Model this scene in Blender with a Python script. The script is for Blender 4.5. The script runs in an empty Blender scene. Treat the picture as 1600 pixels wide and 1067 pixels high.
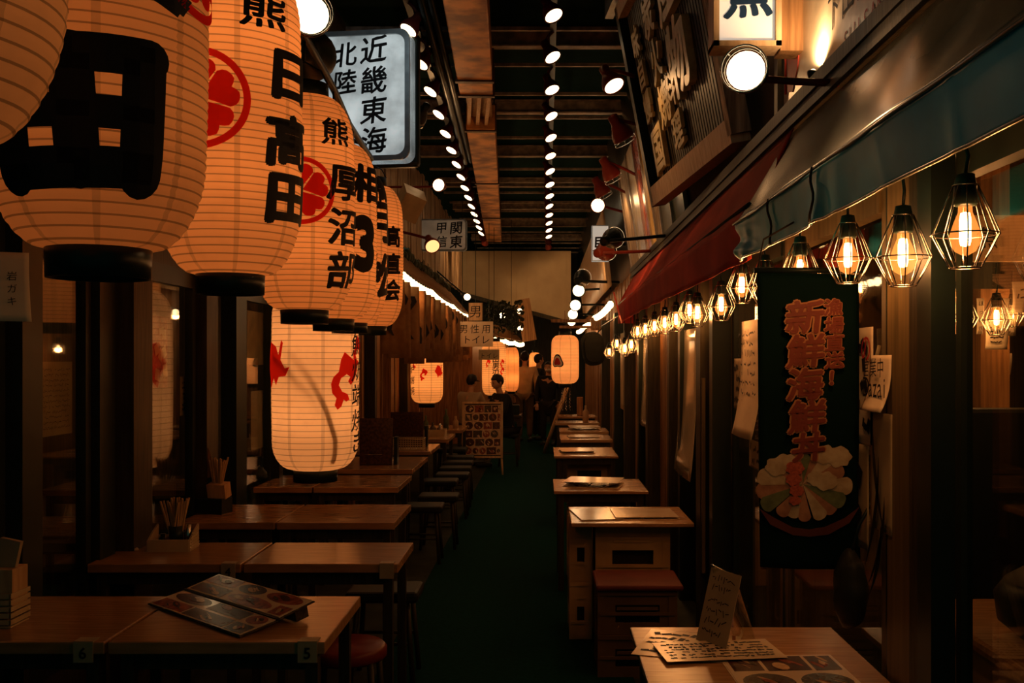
import bpy, bmesh, math, random
from mathutils import Vector, Matrix

random.seed(7)
R = math.radians
PI = math.pi
scene = bpy.context.scene
COL = scene.collection

# ---------------------------------------------------------------- camera, sky, exposure
F = 1555.0            # focal length in pixels of the 1600 px wide frame
CX, CY, CZ = 850.0, 563.0, 1.6
cam_d = bpy.data.cameras.new('camera')
cam_d.sensor_width = 36.0
cam_d.lens = F * 36.0 / 1600.0
cam_d.shift_x = -(CX - 800.0) / 1600.0
cam_d.shift_y = (CY - 533.5) / 1600.0
cam_d.clip_start = 0.05
cam = bpy.data.objects.new('camera', cam_d)
cam.location = (0, 0, CZ)
cam.rotation_euler = (PI / 2, 0, 0)
COL.objects.link(cam)
scene.camera = cam

world = bpy.data.worlds.new('night_sky')
scene.world = world
world.use_nodes = True
bg = world.node_tree.nodes['Background']
bg.inputs['Color'].default_value = (0.10, 0.60, 0.44, 1)
bg.inputs['Strength'].default_value = 0.075

vs = scene.view_settings
vs.view_transform = 'Standard'
vs.look = 'None'
vs.exposure = 0.0
vs.gamma = 1.0
vs.use_curve_mapping = False
cy = scene.cycles
cy.max_bounces = 6
cy.diffuse_bounces = 2
cy.glossy_bounces = 3
cy.transmission_bounces = 3
cy.transparent_max_bounces = 16
cy.sample_clamp_indirect = 5.0
cy.blur_glossy = 0.5
cy.caustics_reflective = False
cy.caustics_refractive = False
cy.use_denoising = True
cy.use_light_tree = True

AMBER = (1.0, 0.37, 0.10)
WARM = (1.0, 0.50, 0.19)
PALE = (1.0, 0.66, 0.36)


def at(x, y, Y):
    """world point seen at pixel x, y at distance Y down the alley"""
    return Vector(((x - CX) * Y / F, Y, CZ - (y - CY) * Y / F))


# ---------------------------------------------------------------- materials
M = {}


def new_mat(name):
    m = bpy.data.materials.new(name)
    m.use_nodes = True
    nt = m.node_tree
    nt.nodes.clear()
    out = nt.nodes.new('ShaderNodeOutputMaterial')
    return m, nt, out


def pbr(name, col, rough=0.6, metal=0.0, col2=None, scale=8.0, stretch=(1, 1, 1), detail=4.0, bump=0.0, spec=0.22, coat=0.0, contrast=(0.35, 0.65)):
    m, nt, out = new_mat(name)
    b = nt.nodes.new('ShaderNodeBsdfPrincipled')
    b.inputs['Roughness'].default_value = rough
    b.inputs['Metallic'].default_value = metal
    b.inputs['Specular IOR Level'].default_value = spec
    b.inputs['Coat Weight'].default_value = coat
    b.inputs['Coat Roughness'].default_value = 0.15
    nt.links.new(b.outputs[0], out.inputs[0])
    if col2 is None:
        col2 = tuple(c * 0.78 for c in col)
    tc = nt.nodes.new('ShaderNodeTexCoord')
    mp = nt.nodes.new('ShaderNodeMapping')
    mp.inputs['Scale'].default_value = stretch
    nz = nt.nodes.new('ShaderNodeTexNoise')
    nz.inputs['Scale'].default_value = scale
    nz.inputs['Detail'].default_value = detail
    rp = nt.nodes.new('ShaderNodeValToRGB')
    rp.color_ramp.elements[0].position = contrast[0]
    rp.color_ramp.elements[1].position = contrast[1]
    rp.color_ramp.elements[0].color = (*col2, 1)
    rp.color_ramp.elements[1].color = (*col, 1)
    nt.links.new(tc.outputs['Object'], mp.inputs['Vector'])
    nt.links.new(mp.outputs[0], nz.inputs['Vector'])
    nt.links.new(nz.outputs['Fac'], rp.inputs[0])
    nt.links.new(rp.outputs[0], b.inputs['Base Color'])
    if bump:
        bp = nt.nodes.new('ShaderNodeBump')
        bp.inputs['Strength'].default_value = bump
        bp.inputs['Distance'].default_value = 0.01
        nt.links.new(nz.outputs['Fac'], bp.inputs['Height'])
        nt.links.new(bp.outputs[0], b.inputs['Normal'])
    M[name] = m
    return m


def emis(name, col, strength, sample=False):
    m, nt, out = new_mat(name)
    e = nt.nodes.new('ShaderNodeEmission')
    e.inputs[0].default_value = (*col, 1)
    e.inputs[1].default_value = strength
    nt.links.new(e.outputs[0], out.inputs[0])
    if not sample:
        m.cycles.emission_sampling = 'NONE'
    M[name] = m
    return m


def glass(name, tint=(0.75, 0.8, 0.78), refl=0.10, rough=0.02):
    m, nt, out = new_mat(name)
    t = nt.nodes.new('ShaderNodeBsdfTransparent')
    t.inputs[0].default_value = (*tint, 1)
    g = nt.nodes.new('ShaderNodeBsdfGlossy')
    g.inputs['Roughness'].default_value = rough
    g.inputs[0].default_value = (1, 1, 1, 1)
    lw = nt.nodes.new('ShaderNodeLayerWeight')
    lw.inputs['Blend'].default_value = 0.5
    pw = nt.nodes.new('ShaderNodeMath')
    pw.operation = 'POWER'
    pw.inputs[1].default_value = 4.0
    nt.links.new(lw.outputs['Facing'], pw.inputs[0])
    ma = nt.nodes.new('ShaderNodeMath')
    ma.operation = 'MULTIPLY_ADD'
    ma.inputs[1].default_value = 0.7
    ma.inputs[2].default_value = refl
    nt.links.new(pw.outputs[0], ma.inputs[0])
    mx = nt.nodes.new('ShaderNodeMixShader')
    nt.links.new(ma.outputs[0], mx.inputs[0])
    nt.links.new(t.outputs[0], mx.inputs[1])
    nt.links.new(g.outputs[0], mx.inputs[2])
    nt.links.new(mx.outputs[0], out.inputs[0])
    M[name] = m
    return m


def bulb_glass(name, col, strength):
    """clear filament bulb: see-through envelope with the warm bloom of its own filament"""
    m, nt, out = new_mat(name)
    t = nt.nodes.new('ShaderNodeBsdfTransparent')
    e = nt.nodes.new('ShaderNodeEmission')
    e.inputs[0].default_value = (*col, 1)
    e.inputs[1].default_value = strength
    a = nt.nodes.new('ShaderNodeAddShader')
    nt.links.new(t.outputs[0], a.inputs[0])
    nt.links.new(e.outputs[0], a.inputs[1])
    nt.links.new(a.outputs[0], out.inputs[0])
    m.cycles.emission_sampling = 'NONE'
    M[name] = m


def paper_lantern(name, col, pitch, seams=8, trans=0.75, line=0.45, linew=0.10):
    """washi paper over wire hoops: translucent, with the hoops and vertical seams pasted in it, the seams darkened into painted shadow bands"""
    m, nt, out = new_mat(name)
    L = nt.links.new
    tc = nt.nodes.new('ShaderNodeTexCoord')
    sp = nt.nodes.new('ShaderNodeSeparateXYZ')
    L(tc.outputs['Object'], sp.inputs[0])

    def math_n(op, a, b=None):
        n = nt.nodes.new('ShaderNodeMath')
        n.operation = op
        for i, v in enumerate((a, b)):
            if v is None:
                continue
            if isinstance(v, (int, float)):
                n.inputs[i].default_value = v
            else:
                L(v, n.inputs[i])
        return n.outputs[0]
    fz = math_n('FRACT', math_n('DIVIDE', sp.outputs['Z'], pitch))
    hoop = math_n('LESS_THAN', math_n('ABSOLUTE', math_n('SUBTRACT', fz, 0.5)), linew)
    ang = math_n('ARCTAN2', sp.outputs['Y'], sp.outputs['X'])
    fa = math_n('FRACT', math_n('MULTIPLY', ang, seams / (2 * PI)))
    seam = math_n('LESS_THAN', math_n('ABSOLUTE', math_n('SUBTRACT', fa, 0.5)), 0.05)  # seam bands, kept wide and dark to paint in soft shadow stripes
    nz = nt.nodes.new('ShaderNodeTexNoise')
    nz.inputs['Scale'].default_value = 14
    nz.inputs['Detail'].default_value = 5
    L(tc.outputs['Object'], nz.inputs['Vector'])
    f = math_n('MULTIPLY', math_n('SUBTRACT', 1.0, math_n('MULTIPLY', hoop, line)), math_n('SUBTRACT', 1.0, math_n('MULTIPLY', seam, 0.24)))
    f = math_n('MULTIPLY', f, math_n('ADD', 0.82, math_n('MULTIPLY', nz.outputs['Fac'], 0.36)))
    mixc = nt.nodes.new('ShaderNodeMix')
    mixc.data_type = 'RGBA'
    mixc.inputs[6].default_value = (0.02, 0.01, 0.005, 1)
    mixc.inputs[7].default_value = (*col, 1)
    L(f, mixc.inputs[0])
    d = nt.nodes.new('ShaderNodeBsdfDiffuse')
    t = nt.nodes.new('ShaderNodeBsdfTranslucent')
    L(mixc.outputs[2], d.inputs[0])
    L(mixc.outputs[2], t.inputs[0])
    mx = nt.nodes.new('ShaderNodeMixShader')
    mx.inputs[0].default_value = trans
    L(d.outputs[0], mx.inputs[1])
    L(t.outputs[0], mx.inputs[2])
    L(mx.outputs[0], out.inputs[0])
    M[name] = m


def backlit(name, col, strength, dark=0.6, scale=3.0):
    """acrylic sign face with tubes behind it"""
    m, nt, out = new_mat(name)
    L = nt.links.new
    tc = nt.nodes.new('ShaderNodeTexCoord')
    nz = nt.nodes.new('ShaderNodeTexNoise')
    nz.inputs['Scale'].default_value = scale
    nz.inputs['Detail'].default_value = 6
    L(tc.outputs['Object'], nz.inputs['Vector'])
    rp = nt.nodes.new('ShaderNodeValToRGB')
    rp.color_ramp.elements[0].position = 0.3
    rp.color_ramp.elements[1].position = 0.68
    rp.color_ramp.elements[0].color = (*[c * dark for c in col], 1)
    rp.color_ramp.elements[1].color = (*col, 1)
    L(nz.outputs['Fac'], rp.inputs[0])
    b = nt.nodes.new('ShaderNodeBsdfPrincipled')
    b.inputs['Roughness'].default_value = 0.3
    L(rp.outputs[0], b.inputs['Base Color'])
    L(rp.outputs[0], b.inputs['Emission Color'])
    b.inputs['Emission Strength'].default_value = strength
    L(b.outputs[0], out.inputs[0])
    M[name] = m


# woods
pbr('table_wood', (0.42, 0.22, 0.09), 0.22, col2=(0.30, 0.15, 0.055), scale=5, stretch=(1.2, 14, 6), detail=7, spec=0.45)
pbr('dark_wood', (0.044, 0.034, 0.018), 0.5, col2=(0.022, 0.019, 0.011), scale=6, stretch=(9, 9, 0.7), detail=6, bump=0.15)
pbr('cedar_wood', (0.34, 0.17, 0.065), 0.55, col2=(0.17, 0.08, 0.03), scale=5, stretch=(9, 9, 0.6), detail=7, bump=0.2)
pbr('pale_wood', (0.62, 0.42, 0.24), 0.5, col2=(0.45, 0.28, 0.14), scale=5, stretch=(8, 8, 0.8), detail=6)
pbr('pillar_wood', (0.165, 0.115, 0.05), 0.5, col2=(0.095, 0.068, 0.03), scale=4, stretch=(10, 10, 0.5), detail=6)
pbr('weathered_wood', (0.55, 0.40, 0.25), 0.7, col2=(0.16, 0.10, 0.055), scale=4, stretch=(7, 7, 0.5), detail=7, bump=0.3)
pbr('carved_wood', (0.60, 0.45, 0.21), 0.42, col2=(0.32, 0.24, 0.10), scale=9, detail=5)
pbr('board_dark', (0.075, 0.062, 0.034), 0.5, col2=(0.026, 0.02, 0.012), scale=7, stretch=(8, 8, 1))
# metals, plastics
pbr('black_metal', (0.010, 0.018, 0.015), 0.4, 0.0)
pbr('black_plastic', (0.008, 0.017, 0.014), 0.35)
pbr('dark_frame', (0.017, 0.024, 0.017), 0.4, 0.0)
pbr('grey_metal', (0.33, 0.36, 0.36), 0.35, 0.7, col2=(0.22, 0.24, 0.24), scale=10)
pbr('steel', (0.55, 0.5, 0.45), 0.25, 1.0)
pbr('red_paint', (0.22, 0.028, 0.014), 0.4)
pbr('dark_red_paint', (0.11, 0.016, 0.01), 0.45)
pbr('rusty_duct', (0.85, 0.42, 0.14), 0.5, 0.15, col2=(0.24, 0.10, 0.045), scale=3.5, detail=9, contrast=(0.38, 0.6), bump=0.15)
pbr('duct_band', (0.10, 0.06, 0.035), 0.5, 0.4)
pbr('ceiling_dark', (0.006, 0.030, 0.026), 0.9, spec=0.03)
pbr('joist_paint', (0.34, 0.27, 0.20), 0.5, 0.0, col2=(0.15, 0.12, 0.09), scale=12, spec=0.3)
pbr('end_panel', (0.50, 0.38, 0.22), 0.6, col2=(0.42, 0.31, 0.175), scale=2)
pbr('concrete', (0.042, 0.046, 0.030), 0.85, col2=(0.022, 0.026, 0.018), scale=5, detail=8, bump=0.2, spec=0.08)
pbr('mat_rubber', (0.0035, 0.034, 0.028), 0.95, col2=(0.0025, 0.025, 0.021), scale=40, detail=5, bump=0.3, spec=0.03)
pbr('black_vinyl', (0.020, 0.022, 0.018), 0.5, scale=20, spec=0.12)
pbr('red_vinyl', (0.16, 0.022, 0.016), 0.35)
pbr('crate_plastic', (0.50, 0.31, 0.14), 0.5, col2=(0.40, 0.24, 0.10), scale=6)
pbr('crate_shaded', (0.15, 0.085, 0.04), 0.5, col2=(0.11, 0.06, 0.03), scale=6)  # darker copy of the crate plastic, shade on the seat stack painted in
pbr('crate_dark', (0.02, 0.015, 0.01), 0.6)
pbr('cushion_red', (0.15, 0.03, 0.018), 0.6)
# papers, cloths
pbr('paper', (0.72, 0.60, 0.44), 0.7, col2=(0.62, 0.50, 0.36), scale=6)
pbr('paper_glossy', (0.70, 0.56, 0.40), 0.16, col2=(0.62, 0.48, 0.34), scale=6)
pbr('paper_dim', (0.42, 0.33, 0.20), 0.6, col2=(0.32, 0.25, 0.15), scale=5)
pbr('ink', (0.012, 0.010, 0.010), 0.6)
pbr('ink_blue', (0.012, 0.035, 0.085), 0.5)
pbr('ink_red', (0.55, 0.03, 0.02), 0.55)
pbr('sign_red', (0.62, 0.06, 0.03), 0.5)
pbr('gold_edge', (0.38, 0.17, 0.075), 0.6)
pbr('banner_red', (0.17, 0.034, 0.020), 0.55)
pbr('banner_black', (0.0025, 0.012, 0.010), 0.8, spec=0.04)
pbr('noren_cloth', (0.34, 0.18, 0.075), 0.9, col2=(0.24, 0.12, 0.05), scale=12, bump=0.2)
pbr('red_awning', (0.40, 0.040, 0.020), 0.8, col2=(0.27, 0.026, 0.014), scale=3, stretch=(6, 1, 1), detail=6, spec=0.05)
pbr('blue_tarp', (0.045, 0.52, 0.80), 0.34, col2=(0.028, 0.34, 0.56), scale=4, detail=6, bump=0.12, spec=0.04)
pbr('tarp_top', (0.20, 0.20, 0.155), 0.20, col2=(0.10, 0.115, 0.085), scale=3, detail=6, bump=0.15, spec=0.25)
pbr('rope', (0.02, 0.018, 0.014), 0.8)
pbr('dish_brown', (0.10, 0.035, 0.015), 0.25, col2=(0.035, 0.014, 0.008), scale=45)
pbr('dish_dark', (0.035, 0.028, 0.018), 0.25, col2=(0.10, 0.07, 0.04), scale=60)
pbr('dish_red', (0.36, 0.09, 0.045), 0.25, col2=(0.15, 0.035, 0.02), scale=50)
pbr('dish_cream', (0.66, 0.46, 0.28), 0.2, col2=(0.45, 0.28, 0.15), scale=40)
pbr('sashimi_pink', (0.34, 0.17, 0.10), 0.6, col2=(0.22, 0.10, 0.06), scale=30)
pbr('sashimi_white', (0.42, 0.34, 0.22), 0.6, col2=(0.30, 0.22, 0.13), scale=30)
pbr('sashimi_green', (0.13, 0.16, 0.07), 0.6, col2=(0.08, 0.10, 0.045), scale=30)
pbr('roe_red', (0.42, 0.10, 0.05), 0.5, col2=(0.25, 0.05, 0.03), scale=120)
pbr('bowl_lacquer', (0.10, 0.03, 0.018), 0.4)
pbr('basket', (0.55, 0.42, 0.25), 0.5)
pbr('chopstick_wood', (0.55, 0.36, 0.18), 0.6)
pbr('vinyl_sheet', (0.5, 0.45, 0.35), 0.12, col2=(0.4, 0.36, 0.28), scale=5)
pbr('foliage', (0.05, 0.06, 0.02), 0.7, col2=(0.02, 0.025, 0.01), scale=20)
pbr('thatch', (0.40, 0.20, 0.075), 0.9, col2=(0.14, 0.065, 0.025), scale=16, stretch=(6, 20, 1), detail=7, bump=0.5)
pbr('yellow_board', (0.72, 0.42, 0.10), 0.2)
pbr('cream_board', (0.74, 0.60, 0.40), 0.25)
pbr('red_board', (0.52, 0.11, 0.06), 0.2)
pbr('green_board', (0.10, 0.15, 0.11), 0.25)
pbr('grey_board', (0.10, 0.105, 0.095), 0.28, 0.3)
pbr('teal_board', (0.035, 0.06, 0.06), 0.4)
# people
pbr('skin', (0.50, 0.28, 0.17), 0.55)
pbr('hair', (0.010, 0.008, 0.007), 0.5)
pbr('jacket_beige', (0.46, 0.36, 0.22), 0.8)
pbr('jacket_grey', (0.34, 0.27, 0.19), 0.8)
pbr('coat_black', (0.012, 0.013, 0.014), 0.8)
pbr('jacket_dark', (0.020, 0.020, 0.020), 0.8)
pbr('trousers_dark', (0.020, 0.018, 0.016), 0.8)
pbr('trousers_tan', (0.16, 0.12, 0.075), 0.8)
pbr('mask_white', (0.70, 0.62, 0.52), 0.8)
# lights
emis('filament', (1.0, 0.60, 0.22), 16.0)
emis('lens_lit', (1.0, 0.74, 0.42), 4.5)
emis('lens_soft', (1.0, 0.55, 0.20), 1.6)
emis('fairy_lit', (1.0, 0.62, 0.28), 9.0)
bulb_glass('bulb_glass', (1.0, 0.27, 0.04), 0.55)
bulb_glass('bulb_glow', (1.0, 0.46, 0.14), 1.1)
glass('pane', (0.90, 0.93, 0.90), 0.025)
glass('clear_acrylic', (0.86, 0.88, 0.84), 0.05)


def dye(name, col, trans=0.6):
    """translucent dye soaked into lantern paper"""
    m, nt, out = new_mat(name)
    d = nt.nodes.new('ShaderNodeBsdfDiffuse')
    t = nt.nodes.new('ShaderNodeBsdfTranslucent')
    for n in (d, t):
        n.inputs[0].default_value = (*col, 1)
    mx = nt.nodes.new('ShaderNodeMixShader')
    mx.inputs[0].default_value = trans
    nt.links.new(d.outputs[0], mx.inputs[1])
    nt.links.new(t.outputs[0], mx.inputs[2])
    nt.links.new(mx.outputs[0], out.inputs[0])
    M[name] = m


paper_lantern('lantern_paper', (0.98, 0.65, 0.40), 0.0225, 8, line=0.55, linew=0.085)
dye('red_dye', (0.85, 0.035, 0.018), 0.55)
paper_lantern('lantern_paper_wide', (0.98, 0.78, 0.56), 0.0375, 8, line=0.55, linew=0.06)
backlit('sign_face', (0.62, 0.70, 0.70), 0.74, 0.24, 3.2)
backlit('sign_face_dim', (0.60, 0.50, 0.34), 0.10, 0.6, 4)
backlit('box_face', (0.86, 0.78, 0.66), 0.5, 0.85, 3)
backlit('small_sign_face', (0.85, 0.78, 0.66), 0.45, 0.8, 3)


# ---------------------------------------------------------------- objects
def tag(o, label=None, cat=None, group=None, kind=None):
    if label:
        o['label'] = label
    if cat:
        o['category'] = cat
    if group:
        o['group'] = group
    if kind:
        o['kind'] = kind
    return o


def empty(name, loc=(0, 0, 0), label=None, cat=None, group=None, rot=(0, 0, 0)):
    o = bpy.data.objects.new(name, None)
    o.empty_display_size = 0.1
    o.location = loc
    o.rotation_euler = rot
    COL.objects.link(o)
    return tag(o, label, cat, group)


def copy_tree(o, parent=None):
    c = o.copy()
    COL.objects.link(c)
    if parent is not None:
        c.parent = parent
    for ch in list(o.children):
        copy_tree(ch, c)
    return c


class MB:
    """collects shapes and links them as ONE mesh object"""

    def __init__(self):
        self.bm = bmesh.new()
        self.mats = []

    def _mi(self, mat):
        if mat is None:
            return 0
        if mat not in self.mats:
            self.mats.append(mat)
        return self.mats.index(mat)

    def _fin(self, verts, mat, smooth=False):
        i = self._mi(mat)
        fs = set()
        for v in verts:
            for f in v.link_faces:
                fs.add(f)
        for f in fs:
            f.material_index = i
            f.smooth = smooth
        return self

    def box(self, c, s, rot=None, mat=None, bevel=0.0):
        g = bmesh.ops.create_cube(self.bm, size=1.0)
        vs_ = g['verts']
        bmesh.ops.scale(self.bm, vec=Vector(s), verts=vs_)
        if bevel:
            es = list({e for v in vs_ for e in v.link_edges})
            r = bmesh.ops.bevel(self.bm, geom=es, offset=min(bevel, min(s) * 0.45), segments=2, affect='EDGES', profile=0.5)
            vs_ = list({v for f in r['faces'] for v in f.verts} | {v for v in vs_ if v.is_valid})
        m = Matrix.Translation(Vector(c))
        if rot is not None:
            m = m @ (rot.to_4x4() if isinstance(rot, Matrix) else Matrix.Rotation(rot[2], 4, 'Z') @ Matrix.Rotation(rot[1], 4, 'Y') @ Matrix.Rotation(rot[0], 4, 'X'))
        bmesh.ops.transform(self.bm, matrix=m, verts=vs_)
        return self._fin(vs_, mat)

    def cyl(self, p0, p1, r0, r1=None, n=14, mat=None, caps=True, smooth=True):
        p0, p1 = Vector(p0), Vector(p1)
        if r1 is None:
            r1 = r0
        d = p1 - p0
        q = d.to_track_quat('Z', 'Y').to_matrix()
        a, b = [], []
        for k in range(n):
            t = 2 * PI * k / n
            e = q @ Vector((math.cos(t), math.sin(t), 0))
            a.append(self.bm.verts.new(p0 + e * r0))
            b.append(self.bm.verts.new(p1 + e * r1))
        i = self._mi(mat)
        for k in range(n):
            f = self.bm.faces.new((a[k], a[(k + 1) % n], b[(k + 1) % n], b[k]))
            f.material_index = i
            f.smooth = smooth
        if caps:
            for ring in (a[::-1], b):
                f = self.bm.faces.new(ring)
                f.material_index = i
        return self

    def tube(self, pts, r, n=8, mat=None, closed=False):
        pts = [Vector(p) for p in pts]
        rr = r if isinstance(r, (list, tuple)) else [r] * len(pts)
        i = self._mi(mat)
        rings = []
        prev = None
        N = len(pts)
        for k, p in enumerate(pts):
            if closed:
                d = pts[(k + 1) % N] - pts[k - 1]
            else:
                d = pts[min(k + 1, N - 1)] - pts[max(k - 1, 0)]
            d.normalize()
            if prev is None:
                u = d.orthogonal().normalized()
            else:
                u = (prev - d * prev.dot(d)).normalized()
            prev = u
            w = d.cross(u)
            rings.append([self.bm.verts.new(p + (u * math.cos(2 * PI * j / n) + w * math.sin(2 * PI * j / n)) * rr[k]) for j in range(n)])
        for k in range(N if closed else N - 1):
            A, B = rings[k], rings[(k + 1) % N]
            for j in range(n):
                f = self.bm.faces.new((A[j], A[(j + 1) % n], B[(j + 1) % n], B[j]))
                f.material_index = i
                f.smooth = True
        if not closed:
            for ring in (rings[0][::-1], rings[-1]):
                f = self.bm.faces.new(ring)
                f.material_index = i
        return self

    def lathe(self, prof, n=32, mat=None, origin=(0, 0, 0), axis=None, cap0=False, cap1=False, smooth=True):
        o = Vector(origin)
        q = Vector(axis).to_track_quat('Z', 'Y').to_matrix() if axis is not None else Matrix.Identity(3)
        i = self._mi(mat)
        rings = []
        for r, z in prof:
            rings.append([self.bm.verts.new(o + q @ Vector((r * math.cos(2 * PI * k / n), r * math.sin(2 * PI * k / n), z))) for k in range(n)])
        for A, B in zip(rings, rings[1:]):
            for k in range(n):
                f = self.bm.faces.new((A[k], A[(k + 1) % n], B[(k + 1) % n], B[k]))
                f.material_index = i
                f.smooth = smooth
        if cap0:
            f = self.bm.faces.new(rings[0][::-1])
            f.material_index = i
        if cap1:
            f = self.bm.faces.new(rings[-1])
            f.material_index = i
        return self

    def prism(self, poly, depth, frame=None, mat=None, z0=0.0):
        """poly in local xy, from z0 to z0+depth along the frame's z"""
        fr = frame or Matrix.Identity(4)
        i = self._mi(mat)
        a = [self.bm.verts.new(fr @ Vector((x, y, z0))) for x, y in poly]
        b = [self.bm.verts.new(fr @ Vector((x, y, z0 + depth))) for x, y in poly]
        n = len(poly)
        for k in range(n):
            f = self.bm.faces.new((a[k], a[(k + 1) % n], b[(k + 1) % n], b[k]))
            f.material_index = i
        for ring in (a[::-1], b):
            f = self.bm.faces.new(ring)
            f.material_index = i
        return self

    def sphere(self, c, s, mat=None, u=16, v=10, rot=None):
        g = bmesh.ops.create_uvsphere(self.bm, u_segments=u, v_segments=v, radius=1.0)
        m = Matrix.Translation(Vector(c)) @ (rot.to_4x4() if rot is not None else Matrix.Identity(4)) @ Matrix.Diagonal((*((s, s, s) if isinstance(s, (int, float)) else s), 1))
        bmesh.ops.transform(self.bm, matrix=m, verts=g['verts'])
        return self._fin(g['verts'], mat, True)

    def grid(self, fn, nu, nv, mat=None, thick=0.0, smooth=True):
        """sheet through fn(u, v) -> point"""
        i = self._mi(mat)
        g = [[self.bm.verts.new(fn(a / nu, b / nv)) for b in range(nv + 1)] for a in range(nu + 1)]
        fs = []
        for a in range(nu):
            for b in range(nv):
                f = self.bm.faces.new((g[a][b], g[a + 1][b], g[a + 1][b + 1], g[a][b + 1]))
                f.material_index = i
                f.smooth = smooth
                fs.append(f)
        if thick:
            bmesh.ops.recalc_face_normals(self.bm, faces=fs)
            bmesh.ops.solidify(self.bm, geom=fs, thickness=thick)
        return self

    def polys(self, verts, faces, fr, mat=None):
        i = self._mi(mat)
        vv = [self.bm.verts.new(fr(v) if callable(fr) else fr @ v) for v in verts]
        for f in faces:
            try:
                nf = self.bm.faces.new([vv[k] for k in f])
                nf.material_index = i
            except ValueError:
                pass
        return self

    def build(self, name, mat=None, parent=None, loc=None):
        if mat is not None and not self.mats:
            self.mats = [mat]
        me = bpy.data.meshes.new(name)
        self.bm.normal_update()
        self.bm.to_mesh(me)
        self.bm.free()
        for k in self.mats:
            me.materials.append(M[k])
        o = bpy.data.objects.new(name, me)
        COL.objects.link(o)
        if parent is not None:
            o.parent = parent
        if loc is not None:
            o.location = loc
        return o


def lamp(kind, loc, power, color, parent=None, radius=0.02, direction=None, spot=None, name='lamp_light'):
    d = bpy.data.lights.new(name, kind)
    d.energy = power
    d.color = color
    if kind in ('POINT', 'SPOT'):
        d.shadow_soft_size = radius
    if spot:
        d.spot_size = spot
        d.spot_blend = 0.6
    o = bpy.data.objects.new(name, d)
    o.location = loc
    if direction is not None:
        o.rotation_euler = Vector(direction).to_track_quat('-Z', 'Y').to_euler()
    COL.objects.link(o)
    if parent is not None:
        o.parent = parent
    return o


# ---------------------------------------------------------------- lettering
_tc = bpy.data.curves.new('glyph_source', 'FONT')
_to = bpy.data.objects.new('glyph_source', _tc)
COL.objects.link(_to)
_glyphs = {}


def glyph(ch, bold=0.0, extrude=0.0):
    """(verts, faces) of one character in a unit box centred on the origin"""
    key = (ch, bold, extrude)
    if key not in _glyphs:
        _tc.body = ch
        _tc.offset = bold
        _tc.extrude = extrude
        _tc.resolution_u = 3
        bpy.context.view_layer.update()
        dg = bpy.context.evaluated_depsgraph_get()
        me = bpy.data.meshes.new_from_object(_to.evaluated_get(dg), depsgraph=dg)
        vs_ = [v.co.copy() for v in me.vertices]
        if vs_:
            if ord(ch) > 0x2000:
                cx, cy_ = 0.5, 0.36
            else:
                cx = (min(v.x for v in vs_) + max(v.x for v in vs_)) / 2
                cy_ = 0.36
            vs_ = [Vector((v.x - cx, v.y - cy_, v.z)) for v in vs_]
        _glyphs[key] = (vs_, [tuple(p.vertices) for p in me.polygons])
        bpy.data.meshes.remove(me)
    return _glyphs[key]


def brush(v, k):
    """slant and swell of a brush hand"""
    return Vector((v.x + k * 0.25 * v.y * 0.25 + k * 0.012 * math.sin(v.y * 17), v.y + k * 0.10 * v.x + k * 0.012 * math.sin(v.x * 15), v.z))


def write(mb, text, frame, size, pitch=None, vertical=True, bold=0.012, mat='ink', lift=0.002, hand=0.0, sx=1.0, extrude=0.0):
    """text laid on the local xy plane of frame, centred on its origin"""
    n = len(text)
    pitch = pitch or size
    base = min(bold, 0.0)
    rest = bold - base
    shifts = [(0.0, 0.0)]
    if rest > 0.002:
        shifts = [(rest * math.cos(2 * PI * q / 8), rest * math.sin(2 * PI * q / 8)) for q in range(8)]
        if rest > 0.035:
            shifts += [(rest * 0.5 * math.cos(2 * PI * q / 6), rest * 0.5 * math.sin(2 * PI * q / 6)) for q in range(6)]
    for k, ch in enumerate(text):
        if ch == ' ':
            continue
        off = (n - 1) / 2 - k
        ox, oy = (0, off * pitch) if vertical else (-off * pitch, 0)
        vs_, fs = glyph(ch, base, extrude)
        for q, (dx, dy) in enumerate(shifts):
            mb.polys([Vector((ox + (brush(v, hand).x + dx) * size * sx, oy + (brush(v, hand).y + dy) * size, lift + q * 0.0001 + v.z * size)) for v in vs_], fs, frame, mat)
    return mb


def scrawl(mb, frame, w, h, rows, mat='ink', lift=0.0015, seed=1, fill=0.75, th=0.3):
    """rows of illegible small handwriting: short strokes"""
    rg = random.Random(seed)
    i = mb._mi(mat)
    rh = h / rows
    for r in range(rows):
        y = h / 2 - rh * (r + 0.5)
        x = -w / 2
        while x < w / 2 - rh * 0.5:
            L = rh * rg.uniform(0.3, 0.9)
            if rg.random() < fill:
                a = rg.uniform(-0.5, 0.5) if rg.random() < 0.6 else rg.uniform(1.0, 2.0)
                dx, dy = math.cos(a) * L * 0.4, math.sin(a) * min(L, rh * 0.7) * 0.5
                t = rh * th * 0.35
                nx, ny = -math.sin(a) * t, math.cos(a) * t
                cx, cy_ = x + L / 2, y + rg.uniform(-0.15, 0.15) * rh
                vv = [mb.bm.verts.new(frame @ Vector(p)) for p in ((cx - dx - nx, cy_ - dy - ny, lift), (cx + dx - nx, cy_ + dy - ny, lift), (cx + dx + nx, cy_ + dy + ny, lift), (cx - dx + nx, cy_ - dy + ny, lift))]
                f = mb.bm.faces.new(vv)
                f.material_index = i
            x += L * 0.8
    return mb


def frame_of(origin, right, up):
    """matrix whose x runs along right, y along up, z out of the surface"""
    x = Vector(right).normalized()
    y = Vector(up)
    y = (y - x * y.dot(x)).normalized()
    z = x.cross(y)
    m = Matrix((x, y, z)).transposed().to_4x4()
    m.translation = Vector(origin)
    return m


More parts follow.
